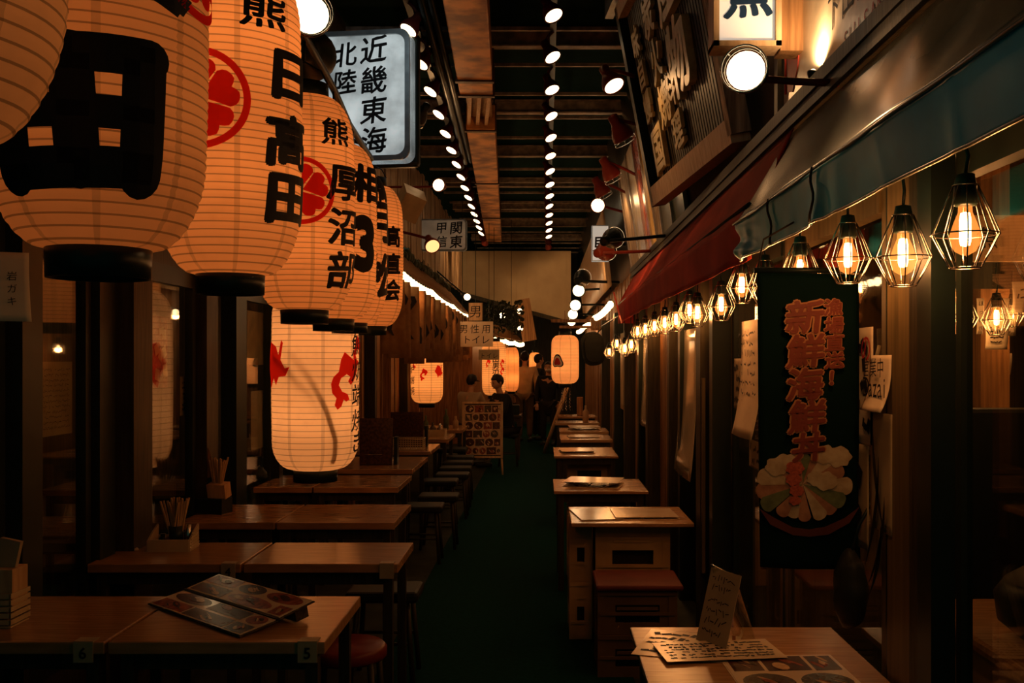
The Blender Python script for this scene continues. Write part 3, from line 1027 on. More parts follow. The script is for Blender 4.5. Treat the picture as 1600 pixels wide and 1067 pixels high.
# ================================================================ PAPER LANTERNS
class Lantern:
    def __init__(self, cx, Y, zb, Rr, H, label, paper='lantern_paper', pitch=0.0225, power=1.7, group='paper lanterns', color=AMBER, barrel=0.07, cap=0.47, round_=0.20, hang_z=3.02, capmat='black_plastic', name='paper_lantern', skew=(0.5, 0.5), bracket=0.0):
        self.R, self.H, self.barrel, self.cap, self.rd = Rr, H, barrel, cap, round_
        X = (cx - CX) * Y / F
        self.c = Vector((X, Y, zb + H / 2))
        self.o = empty(name, self.c, label, 'lantern', group)
        n = int(round(H / pitch))
        m = MB()
        prof = []
        for k in range(n * 3 + 1):
            z = -H / 2 + H * k / (n * 3)
            prof.append((self.rad(z) - 0.0035 * (Rr / 0.22) * abs(math.cos(PI * (z / pitch))) ** 6, z))
        m.lathe(prof, n=56)
        self.body = m.build('paper_body', paper, self.o)
        rc = Rr * cap
        hh = 0.062 * Rr / 0.225
        MB().lathe([(rc * 0.97, -H / 2 + 0.004), (rc * 1.02, -H / 2), (rc * 1.0, -H / 2 - hh), (rc * 0.90, -H / 2 - hh), (rc * 0.88, -H / 2 - hh * 0.5), (0.001, -H / 2 - hh * 0.5)], n=40).build('bottom_ring', capmat, self.o)
        MB().lathe([(0.001, H / 2 + hh * 0.6), (rc * 0.9, H / 2 + hh * 0.6), (rc * 0.92, H / 2 + hh), (rc, H / 2 + hh), (rc * 1.02, H / 2), (rc * 0.97, H / 2 - 0.004)], n=40).build('top_ring', capmat, self.o)
        w = MB()
        w.tube([(-rc, 0, H / 2 + hh), (-rc * 0.7, 0, H / 2 + hh + 0.06), (0, 0, H / 2 + hh + 0.10), (rc * 0.7, 0, H / 2 + hh + 0.06), (rc, 0, H / 2 + hh)], 0.004, n=6)
        w.cyl((0, 0, H / 2 + hh + 0.10), (0, 0, max(H / 2 + hh + 0.14, hang_z - self.c.z)), 0.005, n=6)
        if bracket:
            w.tube([(0.03, 0, hang_z - self.c.z), (bracket, 0, hang_z - self.c.z)], 0.012, n=8)
        w.build('hanging_wire', 'black_metal', self.o)
        if power:
            lamp('POINT', (0, 0, H * 0.23), power * skew[0], color, self.o, radius=Rr * 0.22)
            lamp('POINT', (0, 0, -H * 0.20), power * skew[1], color, self.o, radius=Rr * 0.22)
        self.a_cam = math.atan2(-Y, -X)

    def rad(self, z):
        H = self.H
        Rz = self.R * (1 - self.barrel * (2 * z / H) ** 2)
        e = self.rd * H
        d = min(z + H / 2, H / 2 - z)
        if d < e:
            rc = self.R * self.cap
            Rz = rc + (Rz - rc) * math.sqrt(max(0.0, 1 - ((e - d) / e) ** 2))
        return Rz

    def wrap(self, src, da, z, name, mat, lift=0.006, cell=0.03):
        """lay a flat mesh (MB in local xy) onto the paper at da radians right of the camera axis and height z"""
        bm = src.bm
        xs = [v.co.x for v in bm.verts]
        ys = [v.co.y for v in bm.verts]
        for axis, lo, hi in ((0, min(xs), max(xs)), (1, min(ys), max(ys))):
            t = lo + cell
            while t < hi:
                co = Vector((t, 0, 0)) if axis == 0 else Vector((0, t, 0))
                no = Vector((1, 0, 0)) if axis == 0 else Vector((0, 1, 0))
                bmesh.ops.bisect_plane(bm, geom=bm.verts[:] + bm.edges[:] + bm.faces[:], plane_co=co, plane_no=no)
                t += cell
        bmesh.ops.triangulate(bm, faces=bm.faces[:])
        zc = z - self.c.z
        for v in bm.verts:
            zz = zc + v.co.y
            a = self.a_cam + da + v.co.x / self.R
            r = self.rad(max(-self.H / 2, min(self.H / 2, zz))) + lift
            v.co = Vector((r * math.cos(a), r * math.sin(a), zz))
        return src.build(name, mat, self.body)

    def text(self, ch, da, z, size, bold=0.03, sx=1.0, hand=0.7, mat='ink', name='character'):
        m = MB()
        write(m, ch, Matrix.Identity(4), size, bold=bold, mat=mat, hand=hand, sx=sx, lift=0)
        return self.wrap(m, da, z, name, mat)

    def crest(self, da, z, r, mat='red_dye'):
        """red ring round a five-lobed flower with thin pale veins"""
        m = MB()
        i = m._mi(mat)
        N = 48
        A = [m.bm.verts.new((r * math.cos(2 * PI * k / N), r * math.sin(2 * PI * k / N), 0)) for k in range(N)]
        B = [m.bm.verts.new((r * 0.86 * math.cos(2 * PI * k / N), r * 0.86 * math.sin(2 * PI * k / N), 0)) for k in range(N)]
        for k in range(N):
            m.bm.faces.new((A[k], A[(k + 1) % N], B[(k + 1) % N], B[k]))
        for lobe in range(5):
            a0 = 2 * PI * lobe / 5 + 0.35
            pts = [(0.05 * r * math.cos(a0), 0.05 * r * math.sin(a0))]
            for s in range(15):
                t = -1 + 2 * s / 14
                rr = r * (0.80 - 0.12 * math.exp(-(t / 0.16) ** 2) - 0.16 * abs(t) ** 5)
                a = a0 + t * (PI / 5 - 0.018)
                pts.append((rr * math.cos(a), rr * math.sin(a)))
            m.bm.faces.new([m.bm.verts.new((x, y, 0)) for x, y in pts])
        return self.wrap(m, da, z, 'red_crest', mat)


GR = 'row of big paper lanterns on the left'
lt0 = Lantern(-175, 1.34, 1.90, 0.225, 0.92, 'blank wrinkled paper lantern closest to the viewer, mostly cut off', power=0.75, group=GR, round_=0.24)
lt1 = Lantern(155, 2.12, 1.835, 0.222, 0.94, 'paper lantern with one huge black square character, second in the row', power=1.15, group=GR, skew=(0.6, 0.4))


def brush_ta(L, da, z, w, h):
    """the field character in fat brush strokes"""
    m = MB()
    t = 0.072
    for (x0, y0), (x1, y1), k in (((-w / 2, h * 0.44), (w / 2, h * 0.47), 1.05), ((-w * 0.46, 0.005), (w * 0.46, 0.01), 0.9), ((-w * 0.44, -h * 0.40), (w * 0.44, -h * 0.36), 1.1),
                                  ((-w * 0.47, h * 0.42), (-w * 0.43, -h * 0.43), 1.15), ((w * 0.46, h * 0.42), (w * 0.44, -h * 0.42), 1.2), ((-w * 0.02, h * 0.45), (w * 0.03, -h * 0.38), 1.15)):
        d = Vector((x1 - x0, y1 - y0)).normalized()
        nn = Vector((-d.y, d.x))
        a, b = Vector((x0, y0)), Vector((x1, y1))
        r = t * k / 2
        th0 = math.atan2(d.y, d.x)
        pts = [(b.x + r * math.cos(th0 + PI * (q / 8 - 0.5)), b.y + r * math.sin(th0 + PI * (q / 8 - 0.5))) for q in range(9)] + [(a.x + r * math.cos(th0 + PI * (q / 8 + 0.5)), a.y + r * math.sin(th0 + PI * (q / 8 + 0.5))) for q in range(9)]
        m.bm.faces.new([m.bm.verts.new((x, y, 0)) for x, y in pts])
    return L.wrap(m, da, z, 'character', 'ink')


brush_ta(lt1, R(-12), 2.072, 0.285, 0.262)
lt1.text('矢', R(2), 2.455, 0.33, bold=0.06, sx=1.1, hand=0.35)
lt1.crest(R(58), 2.45, 0.14)
lt2 = Lantern(360, 3.10, 1.865, 0.218, 0.98, 'paper lantern with a red flower crest and four characters, third in the row', power=2.7, group=GR, skew=(0.58, 0.42))
lt2.crest(R(-24), 2.36, 0.148)
lt2.text('熊', R(27), 2.64, 0.125, bold=0.022, sx=1.3)
for ch, z in (('日', 2.46), ('高', 2.26), ('田', 2.09)):
    lt2.text(ch, R(54), z, 0.165, bold=0.045, sx=1.35)
lt3 = Lantern(476, 4.37, 1.82, 0.218, 0.93, 'paper lantern with a half hidden red crest, fourth in the row', power=2.5, group=GR)
lt3.crest(R(-4), 2.31, 0.142)
lt3.text('熊', R(38), 2.57, 0.12, bold=0.022, sx=1.3)
for ch, z in (('厚', 2.36), ('沼', 2.17), ('部', 1.985)):
    lt3.text(ch, R(52), z, 0.165, bold=0.028, sx=1.3)
lt4 = Lantern(521, 5.2, 1.815, 0.225, 0.91, 'paper lantern with a big black number three, fifth in the row', power=2.5, group=GR)
lt4.text('3', R(44), 2.20, 0.36, bold=0.06, sx=0.9, hand=0)
lt4.text('相', R(52), 2.50, 0.20, bold=0.045, sx=1.2)
lt5 = Lantern(546, 6.0, 1.825, 0.225, 0.92, 'paper lantern showing a narrow edge with two black characters, sixth in the row', power=2.5, group=GR)
for ch, z, s in (('橋', 2.62, 0.16), ('月', 2.42, 0.26), ('松', 2.10, 0.28)):
    lt5.text(ch, R(58), z, s, bold=0.045, sx=1.2)
lt6 = Lantern(580, 7.0, 1.84, 0.225, 0.98, 'furthest paper lantern of the row, with a column of small characters', power=2.6, group=GR)
for ch, z in (('高', 2.45), ('直', 2.26), ('会', 2.08)):
    lt6.text(ch, R(40), z, 0.15, bold=0.04, sx=1.1)
# rail the row hangs from
m = MB()
pts = [lt0.c, lt1.c, lt2.c, lt3.c, lt4.c, lt5.c, lt6.c]
m.tube([Vector((-0.86, 0.7, 3.02))] + [Vector((q.x, q.y, 3.02)) for q in pts] + [Vector((-1.22, 7.02, 3.02))], 0.02, n=8)
for y in (1.8, 3.7, 5.6, 6.5):
    x = -0.9 - 0.045 * y
    m.tube([(x, y, 3.02), (-1.67, y + 0.1, 3.16)], 0.014, n=6)
tag(m.build('lantern_rail', 'black_metal'), 'dark steel rail on brackets above the row of big lanterns', 'rail')

# the lower lantern with red fish
low = Lantern(493, 6.4, 0.90, 0.277, 1.16, 'tall paper lantern with red fish prints hanging low over the tables', paper='lantern_paper_wide', pitch=0.0375, power=5.2, group='fish print lanterns', barrel=0.03, cap=0.50, round_=0.15, hang_z=2.50, color=(1.0, 0.42, 0.15), bracket=-0.66)
FISH = [(0.02, 0.30), (0.055, 0.36), (0.10, 0.33), (0.19, 0.28), (0.215, 0.22), (0.16, 0.13), (0.12, 0.10), (0.09, 0.13), (0.115, 0.165), (0.075, 0.185), (0.02, 0.155), (0.0, 0.10), (0.03, 0.05), (0.085, 0.03), (0.105, -0.015), (0.07, -0.03), (0.045, -0.012), (0.025, -0.065), (-0.01, -0.09), (-0.035, -0.055), (-0.02, 0.0), (-0.055, 0.04), (-0.065, 0.11), (-0.045, 0.165), (0.0, 0.205)]
TAIL = [(-0.10, 0.16), (-0.02, 0.13), (0.005, 0.08), (0.03, 0.17), (0.045, 0.15), (0.025, 0.05), (0.06, 0.0), (0.095, 0.01), (0.065, -0.045), (0.01, -0.05), (-0.02, -0.10), (-0.045, -0.06), (-0.09, -0.12), (-0.11, -0.05), (-0.17, 0.02)]
for poly, da, z, sc in ((FISH, 30, 1.365, 0.80), (TAIL, -54, 1.55, 1.05), (FISH, 62, 1.58, 0.5)):
    m = MB()
    m.bm.faces.new([m.bm.verts.new((x * sc, y * sc, 0)) for x, y in poly])
    bmesh.ops.triangulate(m.bm, faces=m.bm.faces[:])
    low.wrap(m, R(da), z, 'red_fish', 'red_dye', cell=0.025)
for k, (ch, z) in enumerate((('海', 1.86), ('鮮', 1.70), ('炉', 1.54), ('端', 1.38), ('焼', 1.22), ('き', 1.08))):
    low.text(ch, R(70), z, 0.15, bold=0.01, sx=1.2, hand=1.0)
MB().tube([(-0.20, -0.13, 0.17), (-0.10, -0.20, 0.10), (0.02, -0.225, -0.03), (0.11, -0.215, -0.20), (0.155, -0.19, -0.36), (0.14, -0.17, -0.50)], 0.014, n=8).build('inner_cord', 'rope', low.o)
low2 = Lantern(667, 15.1, 0.955, 0.246, 0.96, 'small far lantern with red fish prints under the brown curtains', paper='lantern_paper_wide', pitch=0.0375, power=5.0, group='fish print lanterns', barrel=0.03, cap=0.50, round_=0.15, hang_z=2.2, bracket=-0.48)
for poly, da, z, sc in ((FISH, -18, 1.33, 0.42), (TAIL, 55, 1.42, 0.7), (FISH, -50, 1.50, 0.4)):
    m = MB()
    m.bm.faces.new([m.bm.verts.new((x * sc, y * sc, 0)) for x, y in poly])
    bmesh.ops.triangulate(m.bm, faces=m.bm.faces[:])
    low2.wrap(m, R(da), z, 'red_fish', 'red_dye', cell=0.05)
for ch, z in (('海', 1.78), ('鮮', 1.62), ('炉', 1.46), ('端', 1.30), ('焼', 1.14)):
    low2.text(ch, R(-62), z, 0.13, bold=0.01, hand=1.0)
far = Lantern(772, 18.0, 0.97, 0.22, 0.97, 'far lantern with red and black writing behind the seated man', paper='lantern_paper_wide', pitch=0.0375, power=4.0, group='fish print lanterns', barrel=0.03, cap=0.5, round_=0.15, hang_z=4.005)
for ch, z in (('田', 1.62), ('男', 1.50), ('刃', 1.38), ('小', 1.26)):
    far.text(ch, R(8), z, 0.13, bold=0.02)
for da, z in ((-35, 1.5), (35, 1.5), (35, 1.36)):
    m = MB()
    m.bm.faces.new([m.bm.verts.new((x * 0.35, y * 0.35, 0)) for x, y in FISH])
    bmesh.ops.triangulate(m.bm, faces=m.bm.faces[:])
    far.wrap(m, R(da), z, 'red_fish', 'red_dye', cell=0.05)
far2 = Lantern(799, 19.2, 1.0, 0.15, 0.85, 'plain far lantern between the men and the last stall', power=3.0, group='plain far lanterns', hang_z=4.44)
far3 = Lantern(836, 22.8, 1.16, 0.14, 0.62, 'plain far lantern partly hidden by the standing group', power=2.5, group='plain far lanterns', hang_z=2.2, bracket=-0.5)
hl = Lantern(883, 15.6, 1.235, 0.218, 0.76, 'pale lantern with a small dark leaf mark hanging over the right of the aisle', power=3.6, group='single marked lantern', barrel=0.04, cap=0.45, round_=0.16, hang_z=2.35, color=(1.0, 0.45, 0.16))
for s, mat, lift in ((0.135, 'ink', 0.004), (0.110, 'paper', 0.007), (0.075, 'ink_red', 0.010)):
    m = MB()
    pts = []
    for k in range(24):
        t = 2 * PI * k / 24
        r = s * (0.72 + 0.30 * math.cos(3 * (t - PI * 0.5)) * 0.42 + 0.1 * math.cos(t - PI / 2))
        pts.append((r * math.cos(t), r * math.sin(t)))
    m.bm.faces.new([m.bm.verts.new((x, y, 0)) for x, y in pts])
    hl.wrap(m, R(-33), 1.57, {'ink': 'leaf_outline', 'paper': 'leaf_gap', 'ink_red': 'leaf_mark'}[mat], mat, lift=lift, cell=0.04)
# its wooden crossbar
m = MB()
m.box((0.42, 15.6, 2.22), (0.62, 0.04, 0.05)).box((0.60, 15.5, 2.12), (0.72, 0.04, 0.04)).cyl((0.33, 15.6, 2.2), (0.33, 15.6, 2.38), 0.008, n=6)
m.box((0.85, 15.55, 2.17), (0.24, 0.05, 0.20))
tag(m.build('lantern_crossbar', 'cedar_wood'), 'wooden crossbar above the pale leaf-marked lantern', 'crossbar')


# ================================================================ SIGNS
def board(name, frame, poly, depth, label, cat, face='paper', edge='black_metal', frame_w=0.0, parts=True, group=None):
    """a flat sign with a raised rim: returns the empty; local xy is its face"""
    o = empty(name, frame.translation, label, cat, group)
    fr = frame.copy()
    fr.translation = (0, 0, 0)
    MB().prism(poly, depth, fr, z0=-depth).build('sign_panel', face, o)
    if frame_w:
        m = MB()
        n = len(poly)
        cx = sum(p[0] for p in poly) / n
        cy_ = sum(p[1] for p in poly) / n
        A, B = poly, [(cx + (x - cx) * (1 - frame_w / max(0.01, abs(x - cx) if abs(x - cx) > frame_w else frame_w * 2)), cy_ + (y - cy_) * (1 - frame_w / max(0.01, abs(y - cy_) if abs(y - cy_) > frame_w else frame_w * 2))) for x, y in poly]
        i = m._mi(edge)
        for z0, z1 in ((-depth - 0.004, 0.018),):
            a = [[m.bm.verts.new(fr @ Vector((x, y, z))) for x, y in P] for P, z in ((A, z0), (A, z1), (B, z1), (B, 0.001))]
            for q in range(3):
                for k in range(n):
                    m.bm.faces.new((a[q][k], a[q][(k + 1) % n], a[q + 1][(k + 1) % n], a[q + 1][k]))
        m.build('sign_frame', edge, o)
    return o, fr


def lettering(o, fr, items, name='lettering'):
    """items: (text, x, y, size, kwargs)"""
    for text, x, y, size, kw in items:
        m = MB()
        f = fr @ Matrix.Translation((x, y, 0))
        mat = kw.get('mat', 'ink')
        write(m, text, f, size, **kw)
        m.build(name, mat, o)


# big backlit sign over the lanterns
c = at(563, 150, 7.2)
o, fr = board('hanging_sign', TO_CAM(c, R(-8)), rrect(0.74, 0.94, 0.07), 0.14, 'grey backlit sign with two columns of brush characters above the lanterns', 'sign', 'sign_face', 'grey_metal', 0.035)
lettering(o, fr, [('近畿東海', 0.10, 0.0, 0.205, dict(pitch=0.218, bold=0.018, hand=1.1)), ('北陸', -0.115, 0.20, 0.185, dict(pitch=0.20, bold=0.018, hand=1.1))])
m = MB()
m.box(fr @ Vector((0, 0, -0.19)), (0.78, 0.10, 0.98), rot=(0, 0, R(-8)), bevel=0.03)
m.build('sign_box', 'black_metal', o)
MB().cyl((-0.30, 0.06, -0.2), (-0.75, 0.2, -0.2), 0.025, n=8).build('wall_bracket', 'black_metal', o)
lamp('SPOT', (0.25, -1.25, 0.55), 9.0, (0.75, 0.92, 1.0), o, radius=0.05, direction=(-0.2, 1.2, -0.5), spot=R(70))
# dark hooded spotlight housing in front of it
reflector_lamp(at(487, 88, 5.2), (-0.1, 1, 0.15), 'large dark hooded lamp in front of the grey backlit sign', (-1.55, 5.4, 3.0), 'lamps on wall arms', r=0.12, lit='steel', paint='black_metal', power=0)

c = at(692, 367, 15.0)
o, fr = board('hanging_sign', TO_CAM(c), rrect(0.72, 0.48, 0.05), 0.08, 'cream hanging sign with four brush characters on the far left', 'sign', 'sign_face_dim', 'grey_metal', 0.02)
lettering(o, fr, [('関東', 0.20, 0.0, 0.20, dict(pitch=0.21, bold=0.02, hand=1.0)), ('甲信', -0.02, 0.0, 0.18, dict(pitch=0.21, bold=0.015, hand=1.0))])
MB().cyl((-0.36, 0.05, 0), (-0.75, 0.1, 0), 0.03, n=8).build('wall_bracket', 'black_metal', o)

# toilet signs
c = at(743, 487, 16.0)
o, fr = board('wooden_sign', TO_CAM(c), rect(0.235, 0.30), 0.02, 'small brown wooden sign with one character above the white notice', 'sign', 'pale_wood', 'dark_wood', 0.008)
lettering(o, fr, [('男', 0, 0, 0.21, dict(bold=0.0, hand=0.4))])
MB().cyl((0, 0.01, 0.14), (0, 0.01, 4.44 - c.z), 0.006, n=6).build('hanging_cord', 'black_metal', o)
c = at(742, 522, 15.9)
o, fr = board('notice', TO_CAM(c), rect(0.58, 0.40), 0.012, 'white hand-lettered notice with two rows under the wooden sign', 'notice', 'paper')
lettering(o, fr, [('男性用', 0, 0.08, 0.15, dict(pitch=0.18, vertical=False, bold=0.0, hand=0.6)), ('トイレ', 0.02, -0.09, 0.15, dict(pitch=0.15, vertical=False, bold=0.0, hand=0.6))])
MB().cyl((-0.2, 0.0, 0.19), (-0.2, 0.0, 4.44 - c.z), 0.004, n=6).build('hanging_cord', 'black_metal', o)
c = at(764, 554, 17.4)
o, fr = board('notice', TO_CAM(c), rect(0.36, 0.18), 0.012, 'smaller shaded notice just behind and below the white one', 'notice', 'paper_dim')
lettering(o, fr, [('トイレ', 0, -0.02, 0.10, dict(pitch=0.11, vertical=False, bold=0.0, hand=0.6))])
MB().cyl((0, 0.0, 0.08), (0, 0.0, 4.44 - c.z), 0.004, n=6).build('hanging_cord', 'black_metal', o)

# paper with oyster lettering at the left edge
c = at(6, 448, 2.45)
f0 = TO_CAM(c, R(26))
o = empty('paper_menu', c, 'cream paper strip with black characters at the left edge of the picture', 'paper sign')
f0.translation = (0, 0, 0)
m = MB()
m.grid(lambda u, v: f0 @ Vector(((u - 0.5) * 0.11 + 0.006 * v * v, (0.5 - v) * 0.17, 0.012 * math.sin(v * 2.4 + u))), 8, 10, thick=0.0008)
m.build('sheet', 'paper', o)
lettering(o, f0, [('岩ガキ', 0.018, -0.005, 0.024, dict(pitch=0.031, bold=-0.004, hand=0.5, lift=0.014))])

# carved sign on the right
p_bf, p_bn = Vector((0.776, 6.81, 2.70)), Vector((0.94, 4.85, 2.70))
p_tf = Vector((0.59, 6.81, 3.67))
ex = (p_bn - p_bf)
W_, H_ = ex.length, (p_tf - p_bf).length + 0.35
fr = frame_of(p_bf, ex, p_tf - p_bf)
o = empty('carved_sign', fr.translation, 'large dark wooden sign with raised carved lettering, leaning out above the red awning', 'sign')
fr.translation = (0, 0, 0)
MB().prism([(0, 0), (W_, 0), (W_, H_), (0, H_)], 0.05, fr, z0=-0.07).build('back_board', 'board_dark', o)
m = MB()
k = 0.07
while k < W_ - 0.07:
    m.prism([(k, 0.06), (k + 0.035, 0.06), (k + 0.035, H_ - 0.1), (k, H_ - 0.1)], 0.008, fr, z0=-0.02)
    k += 0.05
m.build('slatted_face', 'board_dark', o)
for nm, poly, mat in (('frame_bar', [(-0.02, -0.04), (W_ + 0.02, -0.04), (W_ + 0.02, 0.085), (-0.02, 0.085)], 'pale_wood'), ('frame_bar', [(-0.05, -0.04), (0.03, -0.04), (0.03, H_), (-0.05, H_)], 'black_metal'),
                      ('frame_bar', [(W_ - 0.03, 0.0), (W_ + 0.05, 0.0), (W_ + 0.05, H_), (W_ - 0.03, H_)], 'weathered_wood'), ('frame_bar', [(-0.05, H_ - 0.09), (W_ + 0.05, H_ - 0.09), (W_ + 0.05, H_), (-0.05, H_)], 'pale_wood')):
    MB().prism(poly, 0.10, fr, z0=-0.06).build(nm, mat, o)
for text, x, y, s, pitch, mat in (('味自慢', 0.30, 0.78, 0.20, 0.21, 'carved_wood'), ('炭火焼', 0.75, 0.74, 0.26, 0.27, 'carved_wood'), ('国', 0.40, 0.27, 0.30, 0.3, 'carved_wood'), ('産物', 1.28, 0.82, 0.42, 0.44, 'carved_wood'), ('料理', 0.95, 0.38, 0.22, 0.24, 'carved_wood')):
    m = MB()
    write(m, text, fr @ Matrix.Translation((x, y, 0)), s, pitch=pitch, bold=0.03, mat=mat, hand=1.0, lift=0.010, extrude=0.05, sx=1.1)
    m.build('carved_lettering', mat, o)
# bright metal flashing that runs on from the sign's top edge
m = MB()
tf = fr @ Vector((-0.06, H_ + 0.02, 0)) + o.location
m.box(tf + Vector((0.05, -1.0, 0.08)), (0.06, 2.5, 0.16), rot=(0, 0, math.atan2(0.164, 1.96)))
tag(m.build('sign_canopy', 'grey_metal'), 'grey metal ledge over the top of the carved sign', 'ledge')

# white box sign near the top right
c = at(1168, 10, 3.9)
o = empty('box_sign', c, 'white square box sign with a dark blue brush character at the top edge', 'sign')
MB().box((0, 0.07, 0.02), (0.225, 0.10, 0.31)).build('light_box', 'box_face', o)
m = MB()
for x, z, sx_, sz in ((-0.122, 0.02, 0.022, 0.35), (0.122, 0.02, 0.022, 0.35), (0, -0.145, 0.266, 0.022), (0, 0.185, 0.266, 0.022)):
    m.box((x, 0.06, z), (sx_, 0.13, sz))
m.build('sign_frame', 'pale_wood', o)
MB().box((0.19, 0.08, 0.0), (0.11, 0.11, 0.33)).build('side_box', 'cedar_wood', o)
lettering(o, frame_of((0, 0.02, 0), (1, 0, 0), (0, 0, 1)), [('魚', 0.01, 0.055, 0.20, dict(bold=0.03, hand=0.8, mat='ink_blue'))])
# boxed board with red latin letters
o = empty('fish_shop_board', (1.022, 3.56, 3.0), 'cream wooden board with red letters and a red fish, brightly lit at the upper right', 'sign')
MB().box((0.015, 0, -0.02), (0.03, 1.36, 0.76)).build('sign_panel', 'cream_board', o)
fr = ON_RIGHT((0, 0, 0))
lettering(o, fr, [('SUISAN', 0.37, -0.320, 0.10, dict(pitch=0.070, vertical=False, bold=-0.005, mat='sign_red', hand=0.2)), ('下田港', 0.22, -0.165, 0.15, dict(pitch=0.17, vertical=False, bold=0.0, hand=0.9))])
m = MB()
m.prism([(-0.60, -0.28), (-0.52, -0.30), (-0.44, -0.22), (-0.38, -0.06), (-0.36, 0.12), (-0.42, 0.30), (-0.54, 0.30), (-0.60, 0.1)], 0.004, fr)
m.build('painted_fish', 'sign_red', o)
MB().tube([fr @ Vector(p) for p in ((-0.63, -0.28, 0.004), (-0.63, 0.3, 0.004))], 0.006, n=5).build('border_line', 'sign_red', o)
MB().box((0.0, 0.72, -0.06), (0.05, 0.06, 0.86)).build('edge_post', 'pillar_wood', o)

# tall glossy boards along the right fascia
for k, (y0, y1, mat, nm) in enumerate(((7.25, 7.85, 'green_board', 'dark green'), (7.9, 8.5, 'grey_board', 'grey'), (8.6, 8.95, 'weathered_wood', 'weathered'), (9.0, 9.35, 'yellow_board', 'yellow'), (9.4, 9.85, 'red_board', 'red'), (9.9, 10.6, 'cream_board', 'cream'), (10.7, 11.6, 'weathered_wood', 'far weathered'))):
    fr = frame_of((0.985, (y0 + y1) / 2, 3.2), (0, -1, 0), (-0.143, 0, 1))
    b = empty('advertising_board', fr.translation, 'tall %s board on the right fascia past the carved sign' % nm, 'sign', 'boards along the right fascia')
    fr.translation = (0, 0, 0)
    MB().prism(rect(y1 - y0 - 0.02, 1.2), 0.03, fr).build('sign_panel', mat, b)
    MB().prism([(-(y1 - y0) / 2, -0.6), (-(y1 - y0) / 2 + 0.03, -0.6), (-(y1 - y0) / 2 + 0.03, 0.6), (-(y1 - y0) / 2, 0.6)], 0.05, fr).build('edge_strip', 'steel', b)
c = at(938, 380, 12.3)
o, fr = board('box_sign', TO_CAM(c), rect(0.21, 0.44), 0.10, 'small white lit sign with a dark character among the right wall lamps', 'sign', 'small_sign_face', 'grey_metal', 0.008)
lettering(o, fr, [('貝', 0.0, -0.01, 0.20, dict(bold=0.02, hand=0.6))])
MB().cyl((0.1, 0.06, 0), (0.32, 0.08, 0), 0.02, n=8).build('wall_bracket', 'black_metal', o)
m = MB()
m.grid(lambda u, v: Vector((0.86 - 0.10 * v, 12.6 + 8.5 * u, 2.55 + 0.95 * v)), 6, 2, thick=0.03)
tag(m.build('far_canopy', 'pale_wood'), 'pale sloping canopy board past the small white sign', 'canopy')

# small tilted notice boxes on the upper left
c = at(640, 318, 9.0)
o = empty('light_box', c, 'white tilted box lamp sticking out beside the lanterns', 'sign')
MB().box((0, 0, 0), (0.20, 0.26, 0.24), rot=(R(30), R(20), R(25))).build('box_body', 'cream_board', o)
MB().cyl((0, 0.05, 0), (-0.45, 0.15, 0.05), 0.02, n=8).build('wall_bracket', 'black_metal', o)

# ================================================================ AWNINGS
# left thatched eave, tiled ridge and cloth curtains
o = empty('thatched_eave', (-1.5, 13.8, 2.6), 'brown thatched eave above the string of bulbs on the left', 'eave')
rg = random.Random(4)
m = MB()
m.grid(lambda u, v: Vector((0.10 - 0.36 * v - 0.02 * u, -4.75 + 9.45 * u, -0.12 + 0.42 * v + 0.02 * math.sin(u * 90))), 60, 3, thick=0.05)
m.build('thatch_slope', 'thatch', o)
m = MB()
for k in range(64):
    y = -4.65 + 9.3 * k / 63
    m.sphere((-0.27 - 0.02 * k / 63 + rg.uniform(-0.02, 0.02), y, 0.33 + rg.uniform(-0.02, 0.03)), (0.06, 0.07, rg.uniform(0.05, 0.09)), None, 8, 6)
m.build('ridge_bundles', 'foliage', o)['kind'] = 'stuff'
MB().box((0.09, -0.02, -0.135), (0.03, 9.4, 0.03), rot=(0, 0, 0.002)).build('eave_batten', 'cedar_wood', o)
for k in range(10):
    y0 = 9.1 + 0.95 * k
    q = empty('noren_curtain', (-1.40 - 0.002 * k, y0 + 0.45, 2.36), 'brown split curtain with black brush strokes, %s under the left eave' % ORD[k], 'curtain', 'brown curtains under the left eave')
    L = 0.70 + 0.06 * math.sin(k * 2.1)
    for j in range(3):
        m = MB()
        L2 = L + 0.05 * math.sin(k * 3.7 + j * 2.3)
        yaw = R(38 + 14 * math.sin(k * 1.9 + j * 2.6))
        cd = Vector((math.sin(yaw), math.cos(yaw), 0))
        c0 = Vector((0.0, -0.31 + 0.31 * j, 0))
        m.grid(lambda u, v: c0 + cd * ((u - 0.5) * 0.29) + Vector((0.018 * math.sin(u * 8 + k + j) * v, 0, -L2 * v)), 8, 4, thick=0.003)
        cl = m.build('cloth_panel', 'noren_cloth', q)
        m = MB()
        fr = frame_of(c0 + Vector((0.022 * math.cos(yaw), -0.022 * math.sin(yaw), -L2 * 0.5)), cd, (0, 0, 1))
        rs = random.Random(k * 3 + j)
        pts = []
        for i_ in range(9):
            pts.append((rs.uniform(-0.015, 0.015) + 0.07 * math.sin(i_ * 0.75 + k + j), 0.26 - 0.055 * i_))
        ws = [0.010 + 0.022 * abs(math.sin(i_ * 0.8 + k)) for i_ in range(9)]
        m.prism([(x - w_, y) for (x, y), w_ in zip(pts, ws)] + [(x + w_, y) for (x, y), w_ in reversed(list(zip(pts, ws)))], 0.001, fr)
        m.build('brush_mark', 'ink', cl)
    m = MB()
    m.cyl((0, -0.47, 0.01), (0, 0.47, 0.01), 0.012, n=6).cyl((0, 0.44, 0.01), (XL(y0 + 0.9) + 0.05 - q.location.x, 0.44, 0.01), 0.010, n=6)
    m.build('curtain_rod', 'dark_wood', q)
